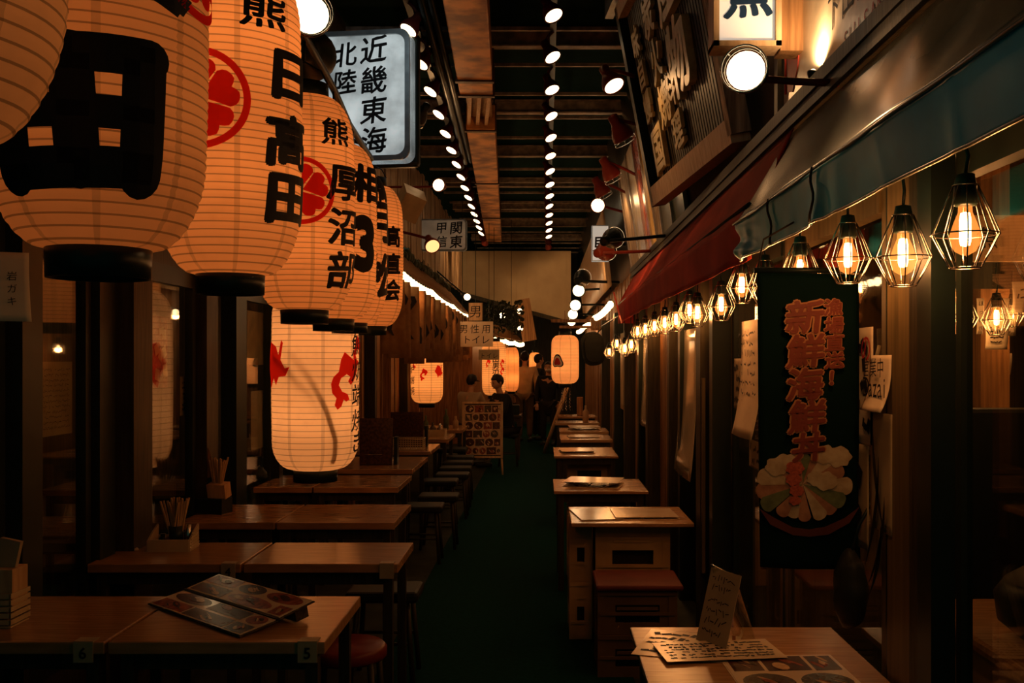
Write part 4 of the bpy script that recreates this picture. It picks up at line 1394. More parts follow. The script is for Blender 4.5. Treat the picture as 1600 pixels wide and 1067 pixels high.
# far stall eave
o = empty('stall_eave', (-0.8, 21.6, 2.25), 'brown plank eave over the string of bulbs on the last left stall', 'eave')
m = MB()
a0, a1 = Vector((-0.98, 20.0, 2.08)), Vector((-0.50, 23.6, 2.04))
for k in range(24):
    q = a0.lerp(a1, (k + 0.5) / 24) - o.location
    m.box(q + Vector((-0.16, 0.02, 0.16)), (0.42, 0.14, 0.018), rot=(0, R(45), -0.13))
m.build('eave_plank', 'thatch', o)
tag(MB().box(at(822, 500, 22.4), (0.32, 0.10, 0.95), rot=(0, R(-10), 0)).build('hanging_plank', 'cedar_wood'), 'tall orange-brown plank hanging behind the starry lamps', 'plank')
# trailing greenery with sparkles above the far stall
m = MB()
rg = random.Random(9)
for k in range(260):
    q = at(rg.uniform(757, 818), rg.uniform(470, 520), rg.uniform(19.2, 20.2))
    s = rg.uniform(0.02, 0.05)
    m.sphere(q, (s, s, s * 0.4), None, 6, 4, rot=Matrix.Rotation(rg.uniform(0, 3), 3, 'X') @ Matrix.Rotation(rg.uniform(0, 3), 3, 'Y'))
g_ = tag(m.build('garland_leaves', 'foliage'), 'dark trailing leaves over the far left stall', 'leaves', kind='stuff')

# red awning on the right
o = empty('red_awning', (0.9, 7.2, 2.3), 'dark red cloth awning running on beyond the blue tarpaulin', 'awning')
m = MB()


def red_top(u, v):
    y = 3.85 + 6.9 * u
    x = 0.965 - (0.165 + 0.02 * math.sin(u * 3.1)) * v
    z = 2.50 - 0.30 * v - 0.05 * math.sin(PI * v) * (0.6 + 0.4 * math.sin(u * 19)) + 0.003 * math.sin(u * 60 + v * 4) * v
    return Vector((x - 0.9, y - 7.2, z - 2.3))


m.grid(red_top, 80, 10, thick=0.004)
m.build('awning_cloth', 'red_awning', o)
m = MB()
m.grid(lambda u, v: red_top(u, 1.0) + Vector((0.005 * v * math.sin(u * 50), 0, -(0.205 + 0.004 * math.sin(u * 8.5)) * v)), 80, 6, thick=0.003)
m.build('valance', 'red_awning', o)
MB().cyl((0.805 - 0.9, 3.9 - 7.2, 2.21 - 2.3), (0.80 - 0.9, 10.75 - 7.2, 2.20 - 2.3), 0.011, n=8).build('front_bar', 'black_metal', o)
MB().prism([(0.965, 2.50), (0.80, 2.20), (0.80, 2.0), (0.965, 2.0)], 0.006, Matrix(((1, 0, 0, -0.9), (0, 0, 1, 10.75 - 7.2), (0, 1, 0, -2.3), (0, 0, 0, 1)))).build('end_flap', 'red_awning', o)
# blue tarpaulin in front of it
o = empty('blue_tarpaulin', (0.9, 2.6, 2.3), 'blue tarpaulin awning with a clear grey top sheet above the caged bulbs', 'awning')
m = MB()


def tarp(u, v):
    y = 0.9 + 3.08 * u
    x = 0.975 - 0.205 * v + 0.002 * math.sin(u * 34 + v * 3)
    z = 2.49 - 0.345 * v + 0.012 * math.sin(PI * v) * math.sin(u * 26 + v * 2) - 0.022 * math.sin(PI * v)
    return Vector((x - 0.9, y - 2.6, z - 2.3))


m.grid(tarp, 90, 12, thick=0.003)
m.build('top_sheet', 'tarp_top', o)
rg = random.Random(2)
wr = [(rg.uniform(0.3, 1), rg.uniform(0.008, 0.02), rg.uniform(-0.6, 0.6), rg.uniform(0.002, 0.006)) for k in range(16)]


def val(u, v):
    p = tarp(u, 1.0)
    w = sum(a * math.exp(-((u - c - s * 0.1 * v) / b) ** 2) for c, b, s, a in wr)
    end = max(0.0, (u - 0.86) / 0.14)
    w += 0.022 * end * math.sin(v * 9 + u * 20) * (1 - v * 0.3)
    return p + Vector((-w * (0.25 + v) + 0.012 * v, 0, -(0.150 + 0.002 * math.sin(u * 11)) * v))


m = MB()
m.grid(val, 140, 14, thick=0.003)
m.build('valance', 'blue_tarp', o)
m = MB()
m.tube([val(k / 60, 0.02) + Vector((-0.006, 0, 0.0)) for k in range(61)], 0.005, n=6)
m.build('fold_piping', 'tarp_top', o)
m = MB()
m.tube([val(k / 60, 1.0) + Vector((-0.003, 0, 0.0)) for k in range(61)], 0.0045, n=6)
m.build('bottom_hem', 'tarp_top', o)
for u in (0.62, 0.80):
    MB().tube([val(u, v / 8) + Vector((-0.010, 0.02 * math.sin(v), 0)) for v in range(9)], 0.004, n=6).build('tie_cord', 'rope', o)
MB().cyl((0.79 - 0.9, 0.9 - 2.6, 2.135 - 2.3), (0.79 - 0.9, 3.98 - 2.6, 2.135 - 2.3), 0.010, n=8).build('front_bar', 'grey_metal', o)
# small placard on the far end of the red awning
fr = frame_of((0.715, 9.55, 2.10), (-0.10, -1, 0.04), (-0.25, 0, 1))
o = empty('placard', fr.translation, 'small white placard with red lettering on the red awning end', 'placard')
fr.translation = (0, 0, 0)
MB().prism(rect(0.95, 0.22), 0.012, fr).build('sign_panel', 'sign_red', o)
m = MB()
scrawl(m, fr @ Matrix.Translation((0, 0, 0.013)), 0.85, 0.16, 2, mat='paper', seed=4, fill=0.95, th=0.9)
m.build('lettering', 'paper', o)


# ================================================================ TABLES AND SEATS
ZT = 0.70


def table(x0, x1, y0, y1, label, group, z=ZT, th=0.04, apron=True, mat='table_wood', legs=True, tag_at=None):
    cx, cy_ = (x0 + x1) / 2, (y0 + y1) / 2
    w, d = x1 - x0, y1 - y0
    o = empty('table', (cx, cy_, 0), label, 'table', group)
    MB().box((0, 0, z - th / 2), (w, d, th), bevel=0.004).build('tabletop', mat, o)
    if legs:
        for sx_ in (-1, 1):
            for sy in (-1, 1):
                MB().box((sx_ * (w / 2 - 0.05), sy * (d / 2 - 0.05), (z - th) / 2), (0.04, 0.04, z - th)).build('leg', 'dark_wood', o)
        for sy in (-1, 1):
            MB().box((0, sy * (d / 2 - 0.05), z - th - 0.03), (w - 0.12, 0.02, 0.06)).build('apron', 'dark_wood', o)
    if tag_at is not None:
        px_, s = tag_at
        k = MB()
        k.box((px_ - cx, -d / 2 - 0.004, z - 0.032), (0.062, 0.006, 0.064))
        k.box((px_ - cx, -d / 2 + 0.02, z + 0.002), (0.062, 0.05, 0.003))
        tg = k.build('number_tag', 'paper_dim', o)
        if s:
            t = MB()
            write(t, s, TO_CAM((px_ - cx, -d / 2 - 0.008, z - 0.032)), 0.05, bold=0.02, mat='ink')
            t.build('tag_digit', 'ink', tg)
    return o


LG = 'tables along the left shop front'
# (y front, y back, right end, seam, left end)
LT = [(3.18, 3.80, -0.70, -1.40, -2.02), (4.40, 4.92, -0.645, -1.335, -2.02), (5.52, 6.22, -0.83, -1.49, -2.04), (7.05, 7.80, -1.035, -1.64, -2.06), (8.22, 9.30, -1.085, None, -1.95), (9.85, 10.75, -1.12, None, -2.02), (11.35, 12.25, -1.09, None, -2.05), (12.85, 13.8, -1.05, None, -2.08)]
TOPS = ['with the open picture menu on it', 'just behind the picture menu table', 'in the third row, level with the condiment box', 'under the tall red-fish lantern', 'with the dark menu stand on it', 'with the cream mesh basket on it', 'with the small caddy of glasses', 'closest to the picture signboard']
for k, (y0, y1, xr, seam, xl) in enumerate(LT):
    if seam is not None:
        table(seam + 0.006, xr, y0, y1, 'aisle-end table on the left, ' + TOPS[k], LG, tag_at={0: (xr - 0.055, '5'), 1: (xr - 0.05, '')}.get(k))
        table(xl, seam - 0.006, y0, y1, 'window-side wooden table on the left, ' + ['in the darkest front row', 'holding the small chopstick caddy', 'holding the wooden chopstick box', 'half hidden behind the tall red-fish lantern'][k], LG, tag_at={0: (seam - 0.07, '6'), 1: (seam - 0.06, '4')}.get(k))
    else:
        table(xl, xr, y0, y1, 'long wooden table on the left, ' + TOPS[k], LG)


def stool(kind, x, y, label, group, z=0.45, s=0.32, d=0.28):
    o = empty('stool', (x, y, 0), label, 'stool', group)
    if kind == 'round':
        MB().lathe([(0.001, z), (s / 2 * 0.9, z - 0.002), (s / 2, z - 0.018), (s / 2, z - 0.05), (s / 2 * 0.94, z - 0.06), (0.001, z - 0.062)], n=28).build('seat', 'red_vinyl', o)
    else:
        m = MB()
        m.box((0, 0, z - 0.028), (s, d, 0.055), bevel=0.018)
        m.build('seat', 'black_vinyl', o)
    for sx_ in (-1, 1):
        for sy in (-1, 1):
            MB().cyl((sx_ * s * 0.34, sy * d * 0.34, z - 0.05), (sx_ * s * 0.43, sy * d * 0.43, 0), 0.013, n=8).build('leg', 'dark_wood', o)
    for a, b in (((-1, -1), (1, -1)), ((-1, 1), (1, 1))):
        MB().cyl((a[0] * s * 0.39, a[1] * d * 0.39, 0.2), (b[0] * s * 0.39, b[1] * d * 0.39, 0.2), 0.009, n=6).build('stretcher', 'dark_wood', o)
    return o


SG = 'black stools along the left aisle'
stool('round', -0.80, 4.05, 'round dark red stool beside the aisle end of the picture menu table', 'red stool')
stool('sq', -0.80, 5.02, 'black stool behind the second row table on the left', SG, z=0.46, s=0.36)
for (x, y, Y), l in zip(((660, 786, 7.9), (686, 772, 8.5), (688, 750, 9.55), (707, 741, 10.1), (712, 731, 10.7), (716, 723, 11.3), (718, 715, 11.9)), ORD):
    q = at(x, y, Y)
    stool('sq', q.x, Y, 'black padded stool at the left edge of the aisle, %s of the receding row' % l, SG, z=0.46, s=0.34)
stool('sq', at(738, 703, 13.2).x - 0.22, 12.55, 'tall dark stool beside the picture signboard', SG, z=0.50, s=0.40, d=0.36)

RG = 'tables along the right shop front'
RT = [(2.55, 3.36, 0.29, 0.97), (5.50, 6.12, 0.15, 0.83), (6.85, 7.55, 0.068, 0.72), (9.35, 10.3, 0.095, 0.70), (11.3, 12.1, 0.19, 0.78), (12.6, 13.3, 0.20, 0.82), (14.3, 14.9, 0.16, 0.80), (16.0, 16.6, 0.22, 0.85)]
for k, (y0, y1, x0, x1) in enumerate(RT):
    table(x0, x1, y0, y1, 'wooden table on the right, ' + ['in the foreground with menus and the folded stand', 'on beer crates with a glossy menu at its right', 'with one bent menu, second behind the foreground one', 'third behind the foreground one, with a flat menu', 'fourth behind the foreground one with a shiny menu', 'fifth behind the foreground one with a curled menu', 'beside the foot of the leaning board', 'furthest one under the leaf-marked lantern'][k], RG, th=0.022 if k < 4 else 0.035, legs=(k not in (1,)))


def crate(x, y, z, w, d, h, label, group, mat='crate_plastic'):
    o = empty('beer_crate', (x, y, z), label, 'crate', group)
    b = MB()
    t = 0.022
    for sx_ in (-1, 1):
        for sy in (-1, 1):
            b.box((sx_ * (w / 2 - t), sy * (d / 2 - t), h / 2), (2 * t, 2 * t, h))
    for sy in (-1, 1):
        yy = sy * (d / 2 - t / 2)
        zs = h * 0.40
        b.box((0, yy, (h + zs) / 2 + 0.03), (w - 0.04, t * 0.7, h - zs - 0.06))
        b.box((0, yy + sy * 0.005, h - 0.09), (w * 0.52, t * 0.7, 0.014))
        b.box((0, yy, (zs - 0.03) / 2), (w - 0.04, t * 0.7, zs - 0.03))
        b.box((0, yy + sy * 0.004, h - 0.012), (w - 0.01, t, 0.022))
        b.box((0, yy + sy * 0.004, 0.105), (w - 0.02, t, 0.016))
        for sx_ in (-1, 1):
            b.box((sx_ * (w * 0.36), yy, zs + 0.015), (w * 0.24 - 0.03, t * 0.7, 0.09))
    for sx_ in (-1, 1):
        xx = sx_ * (w / 2 - t / 2)
        b.box((xx, 0, h - 0.045), (t * 0.7, d - 0.04, 0.09))
        b.box((xx, 0, 0.06), (t * 0.7, d - 0.04, 0.12))
        b.box((xx, 0, h / 2), (t * 0.7, 0.06, h))
    b.build('crate_shell', mat, o)
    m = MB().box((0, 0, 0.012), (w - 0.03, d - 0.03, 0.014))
    m.box((0, 0, h * 0.4), (w - 0.06, d - 0.08, h * 0.72))  # near-black block that paints in the shade inside the crate
    m.build('crate_inner_shade', 'crate_dark', o)
    return o


CG = 'beer crates used as table legs and seats'
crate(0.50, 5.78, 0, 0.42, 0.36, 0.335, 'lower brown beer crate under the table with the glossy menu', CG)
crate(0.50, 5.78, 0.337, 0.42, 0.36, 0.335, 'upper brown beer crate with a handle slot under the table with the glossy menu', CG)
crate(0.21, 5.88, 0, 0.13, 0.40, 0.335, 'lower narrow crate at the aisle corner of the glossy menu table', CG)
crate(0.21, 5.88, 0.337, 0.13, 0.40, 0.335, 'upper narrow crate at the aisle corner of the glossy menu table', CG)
crate(0.47, 5.17, 0, 0.40, 0.34, 0.22, 'bottom crate of the seat with the dark red board', CG, mat='crate_shaded')
crate(0.47, 5.17, 0.222, 0.40, 0.34, 0.22, 'top crate of the seat carrying the dark red board', CG, mat='crate_shaded')
tag(MB().box((0.48, 5.17, 0.458), (0.44, 0.38, 0.030), bevel=0.012).build('seat_board', 'cushion_red'), 'dark red padded board lying on the crate seat', 'cushion')
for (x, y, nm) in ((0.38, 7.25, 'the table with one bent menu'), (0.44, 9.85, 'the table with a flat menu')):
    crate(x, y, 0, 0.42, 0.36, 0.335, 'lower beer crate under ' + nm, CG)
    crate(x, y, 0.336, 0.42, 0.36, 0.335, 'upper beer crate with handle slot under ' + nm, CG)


# ================================================================ ON THE TABLES
def menu_page(m, fr, w, h, seed, mat='paper_glossy', rows=3):
    rg = random.Random(seed)
    m.prism(rect(w, h), 0.002, fr, mat=mat)
    for r in range(rows):
        x = -w / 2 + 0.01
        rh = h / rows
        while x < w / 2 - 0.03:
            bw = rg.uniform(0.28, 0.48) * w * (3.4 / max(3.4, rows))
            bw = min(bw, w / 2 - 0.006 - x)
            yc = h / 2 - rh * (r + 0.5)
            pm = rg.choice(['dish_brown', 'dish_dark', 'dish_brown', 'dish_red'])
            if rg.random() < 0.55:
                pts = [(x + bw / 2 + bw * 0.46 * math.cos(2 * PI * k / 18), yc + min(rh, bw) * 0.46 * math.sin(2 * PI * k / 18)) for k in range(18)]
            else:
                pts = [(x + 0.003, yc - rh * 0.43), (x + bw - 0.003, yc - rh * 0.40), (x + bw - 0.003, yc + rh * 0.42), (x + 0.003, yc + rh * 0.40)]
            m.prism(pts, 0.0004, fr, mat=pm, z0=0.0021)
            for q in range(5):
                a, rr = rg.uniform(0, 6.28), rg.uniform(0, 0.28)
                cx, cy_ = x + bw / 2 + bw * rr * math.cos(a), yc + rh * rr * math.sin(a)
                s = rg.uniform(0.10, 0.22)
                e = rg.uniform(0, 3)
                pts = [(cx + bw * s * math.cos(2 * PI * k / 10 + e) * 0.8, cy_ + rh * s * math.sin(2 * PI * k / 10)) for k in range(10)]
                m.prism(pts, 0.0003, fr, mat=rg.choice(['dish_cream', 'dish_red', 'dish_dark', 'dish_brown', 'dish_cream']), z0=0.0026 + q * 0.0003)
            x += bw + 0.004
    return m


# open picture menu on the front left table


def on_table(x, y, z=ZT):
    Y = F * (CZ - z) / (y - CY)
    return Vector(((x - CX) * Y / F, Y, z))


A, D_ = Vector((-1.461, 3.654, ZT)), Vector((-0.99, 3.22, ZT))
C_ = Vector((-0.782, 3.425, ZT + 0.062))
mid = (A + C_) / 2
o = empty('picture_menu', mid, 'open picture menu with dish photos, lying on the table beside the red stool', 'menu')
W1, H1 = (D_ - A).length, (C_ - D_).length
base = frame_of((0, 0, 0.006), D_ - A, C_ - D_)
for s in (-1, 1):
    fr = base @ Matrix.Translation((0, s * H1 / 4, 0.0015 * s)) @ Matrix.Rotation(R(2.0 * s), 4, 'X')
    MB().prism(rect(W1, H1 / 2 - 0.006), 0.004, fr, z0=-0.004).build('cover', 'dish_dark', o)
    m = MB()
    menu_page(m, fr @ Matrix.Translation((0, 0, 0.001)), W1 - 0.012, H1 / 2 - 0.014, 20 + s, rows=2)
    m.build('page', None, o)
MB().prism(rect(W1, 0.010), 0.004, base, z0=-0.002).build('binding', 'black_vinyl', o)
MB().prism(rect(W1 * 0.9, 0.05), 0.045, base @ Matrix.Translation((0, H1 * 0.36, -0.052))).build('folded_flap', 'dish_dark', o)

# menus lying on the right-hand tables
MG = 'menus on the right tables'


def flat_menu(x, y, w, h, rz, label, seed, z=ZT, tilt=0.0, curl=0.0):
    o = empty('picture_menu', (x, y, z + 0.001), label, 'menu', MG, rot=(0, 0, rz))
    m = MB()
    menu_page(m, Matrix.Rotation(tilt, 4, 'X'), w, h, seed)
    if curl:
        for v in m.bm.verts:
            v.co.z += curl * (max(0.0, abs(v.co.x) - w * 0.2) / (w * 0.3)) ** 2
    m.build('page', None, o)
    MB().prism(rect(w + 0.006, h + 0.006), 0.0014, Matrix.Translation((0, 0, -0.001)), mat='paper').build('backing', 'paper', o)
    return o


flat_menu(0.71, 2.78, 0.34, 0.50, R(2), 'large laminated picture menu at the front of the right foreground table', 31, z=ZT)
flat_menu(0.58, 5.80, 0.36, 0.34, R(2), 'glossy menu at the right of the table on beer crates', 32, curl=0.01)
flat_menu(0.30, 5.80, 0.24, 0.42, R(8), 'flat laminated sheet at the aisle end of the table on beer crates', 33, curl=0.004)
flat_menu(0.36, 7.2, 0.40, 0.34, R(-12), 'bent menu on the second right table behind the foreground', 34, curl=0.035)
flat_menu(0.32, 9.8, 0.32, 0.4, R(4), 'flat menu on the third right table behind the foreground', 35, curl=0.02)
flat_menu(0.46, 11.7, 0.36, 0.4, R(2), 'shiny menu on the fourth right table behind the foreground', 36, curl=0.01)
flat_menu(0.52, 12.95, 0.40, 0.4, R(2), 'curled menu on the fifth right table behind the foreground', 37, curl=0.04)


def note(x, y, w, h, rz, label, seed, rows, z, title=None):
    o = empty('handwritten_note', (x, y, z), label, 'note', rot=(0, 0, rz))
    MB().prism(rect(w, h), 0.0012, Matrix.Identity(4)).build('laminated_sheet', 'paper_glossy', o)
    m = MB()
    scrawl(m, Matrix.Translation((0, 0, 0.0014)), w * 0.9, h * 0.82, rows, seed=seed, lift=0.0004, fill=0.85, th=0.55)
    m.build('handwriting', 'ink', o)
    return o


note(0.455, 3.14, 0.30, 0.30, R(-18), 'laminated sheet with slanting lines at the aisle corner of the foreground table', 5, 5, ZT + 0.001)
note(0.535, 3.06, 0.37, 0.20, R(7), 'white laminated note with rows of handwriting on the foreground right table', 6, 6, ZT + 0.009)
# folded stand
a, b = on_table(1083, 980), on_table(1165, 975)
o = empty('folded_menu_stand', (0.585, 3.20, ZT + 0.001), 'folded clear stand with a handwritten cream menu on the foreground right table', 'menu stand')
apex = Vector((0.585, 3.20, 0.0))
LB, LT_, RT_, RB = Vector((-0.085, -0.02, 0)), Vector((-0.050, 0.0, 0.245)), Vector((0.020, -0.04, 0.215)), Vector((-0.015, -0.155, 0.0))
fr1 = frame_of((LB + RT_) / 2 + Vector((-0.004, 0, 0.005)), RB - LB, LT_ - LB)
w1, h1 = (RB - LB).length, 0.235
fr_l = frame_of((LB + LT_ + RT_ + RB) / 4, RB - LB, LT_ - LB + RT_ - RB)
MB().prism(rect(w1, h1), 0.002, fr_l).build('menu_card', 'paper_dim', o)
m = MB()
f = fr_l @ Matrix.Translation((0.0, 0.075, 0.003))
scrawl(m, f, w1 * 0.75, 0.06, 2, seed=3, th=0.14, fill=1)
scrawl(m, fr_l @ Matrix.Translation((0, 0.005, 0.003)), w1 * 0.75, 0.06, 2, seed=9, th=0.15, fill=1)
scrawl(m, fr_l @ Matrix.Translation((0, -0.06, 0.003)), w1 * 0.75, 0.07, 2, seed=12, th=0.15, fill=1)
m.build('handwriting', 'ink', o)
bx = [LT_ + Vector((0.002, 0.004, 0)), RT_ + Vector((0.002, 0, 0)), RT_ + Vector((0.075, 0.03, -0.213)), LT_ + Vector((0.085, 0.06, -0.243))]
m = MB()
m.grid(lambda u, v: bx[0].lerp(bx[1], u).lerp(bx[3].lerp(bx[2], u), v), 2, 2, thick=0.0025)
m.build('clear_back', 'clear_acrylic', o)
MB().box((0.02, -0.03, 0.012), (0.010, 0.004, 0.020)).build('price_clip', 'gold_edge', o)


# chopstick caddies and boxes on the left tables
def chopsticks(m, base, n, spread, L, seed, mat='chopstick_wood'):
    rg = random.Random(seed)
    for k in range(n):
        a = Vector((base[0] + rg.uniform(-1, 1) * 0.018, base[1] + rg.uniform(-1, 1) * 0.016, base[2]))
        b = a + Vector((rg.uniform(-1, 1) * spread, rg.uniform(-1, 1) * spread * 0.7, L * rg.uniform(0.92, 1.05)))
        m.cyl(a, b, 0.0055, 0.0055, n=5, mat=mat, smooth=False)
    return m


q = on_table(262, 862)
o = empty('condiment_caddy', (q.x, q.y + 0.07, ZT), 'small wicker caddy with a fan of chopsticks on the second left table', 'caddy', rot=(0, 0, R(2)))
m = MB()
for sy in (-1, 1):
    m.box((0, sy * 0.07, 0.028), (0.19, 0.008, 0.056))
m.prism([(-0.07, 0), (0.07, 0), (0.07, 0.11), (0.0, 0.085), (-0.07, 0.05)], 0.008, Matrix(((0, 0, 1, 0.092), (1, 0, 0, 0), (0, 1, 0, 0), (0, 0, 0, 1))))
m.prism([(-0.07, 0), (0.07, 0), (0.07, 0.11), (0.0, 0.085), (-0.07, 0.05)], 0.008, Matrix(((0, 0, 1, -0.10), (1, 0, 0, 0), (0, 1, 0, 0), (0, 0, 0, 1))))
m.box((0, 0, 0.006), (0.19, 0.14, 0.008))
for k in range(6):
    m.box((0.103, 0.0, 0.012 + k * 0.014), (0.004, 0.13 - k * 0.006, 0.005))
m.build('tray', 'basket', o)
MB().lathe([(0.001, 0.012), (0.032, 0.012), (0.034, 0.11), (0.031, 0.11), (0.028, 0.02)], n=18, origin=(0.01, 0.01, 0)).build('cup', 'black_plastic', o)
m = MB()
chopsticks(m, (0.01, 0.01, 0.02), 22, 0.055, 0.215, 3)
m.build('chopstick_bundle', 'chopstick_wood', o)['kind'] = 'stuff'
for x, y, h, mat in ((0.065, 0.02, 0.115, 'steel'), (-0.055, 0.02, 0.07, 'black_plastic'), (-0.02, -0.035, 0.06, 'dish_brown')):
    MB().lathe([(0.001, 0.01), (0.018, 0.01), (0.020, h * 0.7), (0.012, h * 0.8), (0.013, h), (0.001, h)], n=14, origin=(x, y, 0)).build('condiment_pot', mat, o)
tag(MB().lathe([(0.001, 0), (0.016, 0.001), (0.018, 0.006), (0.012, 0.012), (0.001, 0.013)], n=16, origin=on_table(211, 860)).build('small_dish', 'paper'), 'tiny pale dish left of the wicker caddy', 'dish')
# box with chopsticks and a leaning wooden menu
q = on_table(330, 803)
o = empty('chopstick_box', (q.x, q.y + 0.05, ZT), 'dark wooden box with chopsticks and a leaning wooden menu on the third left table', 'chopstick box', rot=(0, 0, R(-12)))
MB().box((0, 0.0, 0.045), (0.17, 0.12, 0.09)).build('base_box', 'black_metal', o)
MB().box((0.035, -0.005, 0.135), (0.115, 0.07, 0.085), rot=(R(12), 0, 0)).build('chopstick_holder', 'pale_wood', o)
m = MB()
chopsticks(m, (0.03, 0.0, 0.12), 24, 0.05, 0.20, 8)
m.build('chopstick_bundle', 'chopstick_wood', o)['kind'] = 'stuff'
MB().box((-0.06, 0.02, 0.22), (0.085, 0.02, 0.34), rot=(R(-4), R(-16), R(30))).build('menu_board', 'black_plastic', o)
MB().box((-0.050, 0.004, 0.29), (0.07, 0.006, 0.17), rot=(R(-4), R(-16), R(30))).build('menu_face', 'cedar_wood', o)
# things at the left edge on the front table
o = empty('cutlery_basket', (-1.90, 3.40, ZT), 'pale slatted basket at the left edge of the picture', 'basket')
m = MB()
for k in range(5):
    m.box((0, -0.06, 0.02 + k * 0.022), (0.22, 0.006, 0.016)).box((0, 0.06, 0.02 + k * 0.022), (0.22, 0.006, 0.016)).box((0.11, 0, 0.02 + k * 0.022), (0.006, 0.126, 0.016)).box((-0.11, 0, 0.02 + k * 0.022), (0.006, 0.126, 0.016))
m.box((0, 0, 0.004), (0.22, 0.12, 0.006))
m.build('basket_body', 'basket', o)
MB().box((0.04, 0.0, 0.13), (0.14, 0.10, 0.13)).build('napkin_box', 'pale_wood', o)
MB().box((0.07, 0.0, 0.23), (0.07, 0.02, 0.12), rot=(0, R(12), 0)).build('card', 'paper_dim', o)
# glass cup and dark bottles near the third row window
for (x, y, label, kind) in ((405, 752, 'dark rounded pot on the table under the tall lantern', 'pot'), (392, 742, 'black box of condiments by the window under the tall lantern', 'box')):
    q = on_table(x, y)
    if kind == 'pot':
        o = empty('condiment_pot', (q.x, q.y, ZT), label, 'pot')
        MB().lathe([(0.001, 0), (0.04, 0), (0.058, 0.03), (0.055, 0.07), (0.03, 0.095), (0.03, 0.105), (0.001, 0.107)], n=20).build('pot_body', 'black_plastic', o)
        MB().sphere((0, 0, 0.113), 0.010).build('lid_knob', 'steel', o)
    else:
        o = empty('condiment_box', (q.x, q.y + 0.1, ZT), label, 'box')
        MB().box((0, 0, 0.07), (0.16, 0.13, 0.14), bevel=0.01).build('box_body', 'black_plastic', o)
        m = MB()
        chopsticks(m, (0.02, 0, 0.10), 16, 0.05, 0.21, 12)
        m.build('chopstick_bundle', 'chopstick_wood', o)['kind'] = 'stuff'
        MB().lathe([(0.001, 0.13), (0.03, 0.13), (0.035, 0.22), (0.032, 0.22), (0.028, 0.14)], n=14, origin=(0.02, 0, 0)).build('cup', 'basket', o)
# dark menu stands
for (x, y, Y, w, h, label) in ((588, 732, 8.6, 0.28, 0.40, 'dark brown menu holder standing on the fifth left table'), (636, 690, 10.4, 0.34, 0.36, 'dark menu holder standing behind the cream mesh basket')):
    q = at(x, y, Y)
    o = empty('menu_holder', (q.x, Y, ZT), label, 'menu holder')
    MB().box((0, 0, h / 2), (w, 0.05, h), rot=(R(-3), 0, 0), bevel=0.004).build('board_panel', 'dish_brown', o)
    MB().box((w / 2 + 0.03, 0.02, h * 0.30), (0.03, 0.10, h * 0.60)).build('side_block', 'black_metal', o)
    MB().box((-0.02, -0.040, 0.09), (0.15, 0.006, 0.005)).build('metal_clip', 'steel', o)
q = on_table(634, 703)
o = empty('mesh_basket', (q.x, q.y + 0.08, ZT), 'cream plastic mesh basket on the sixth left table', 'basket')
m = MB()
for sy in (-1, 1):
    for k in range(15):
        m.box((-0.17 + k * 0.0243, sy * 0.10, 0.055), (0.006, 0.005, 0.11))
    for k in range(6):
        m.box((0, sy * 0.10, 0.008 + k * 0.0205), (0.35, 0.005, 0.006))
for sx_ in (-1, 1):
    for k in range(8):
        m.box((sx_ * 0.175, -0.095 + k * 0.027, 0.055), (0.005, 0.006, 0.11))
    for k in range(6):
        m.box((sx_ * 0.175, 0, 0.008 + k * 0.0205), (0.005, 0.2, 0.006))
m.box((0, 0, 0.004), (0.35, 0.2, 0.006))
m.build('mesh_body', 'basket', o)
MB().tube([(-0.178, -0.103, 0.112), (0.178, -0.103, 0.112), (0.178, 0.103, 0.112), (-0.178, 0.103, 0.112)], 0.005, n=6, closed=True).build('rim', 'basket', o)
# glasses, bottles and a tray on the far left tables
o = empty('condiment_tray', (at(670, 676, 11.9).x, 11.9, ZT), 'glass-sided tray of bottles and chopsticks on the seventh left table', 'tray')
m = MB()
m.box((0, 0, 0.005), (0.40, 0.26, 0.01)).box((0, -0.13, 0.04), (0.40, 0.008, 0.08)).box((0, 0.13, 0.04), (0.40, 0.008, 0.08)).box((0.2, 0, 0.04), (0.008, 0.26, 0.08)).box((-0.2, 0, 0.04), (0.008, 0.26, 0.08))
m.build('tray_body', 'basket', o)
for k, (x, y, h, mat) in enumerate(((-0.12, 0.0, 0.20, 'dish_cream'), (-0.04, 0.03, 0.24, 'sashimi_green'), (0.05, -0.02, 0.16, 'dish_dark'), (0.13, 0.03, 0.14, 'steel'))):
    MB().lathe([(0.001, 0.01), (0.034, 0.01), (0.036, h * 0.6), (0.014, h * 0.78), (0.014, h), (0.001, h)], n=14, origin=(x, y, 0)).build('bottle', mat, o)
for k, (x, y, Y, h, mat, label) in enumerate(((697, 660, 13.1, 0.26, 'sashimi_green', 'green bottle on the table closest to the picture signboard'), (712, 661, 13.2, 0.16, 'pale_wood', 'pale wooden holder on the table closest to the picture signboard'), (990, 650, 14.6, 0.0, '', ''))):
    if h:
        q = at(x, y, Y)
        tag(MB().lathe([(0.001, 0), (0.036, 0), (0.038, h * 0.55), (0.015, h * 0.75), (0.016, h), (0.001, h)], n=14, origin=(q.x, Y, ZT)).build('table_bottle' if k == 0 else 'chopstick_holder', mat), label, 'bottle' if k == 0 else 'holder')
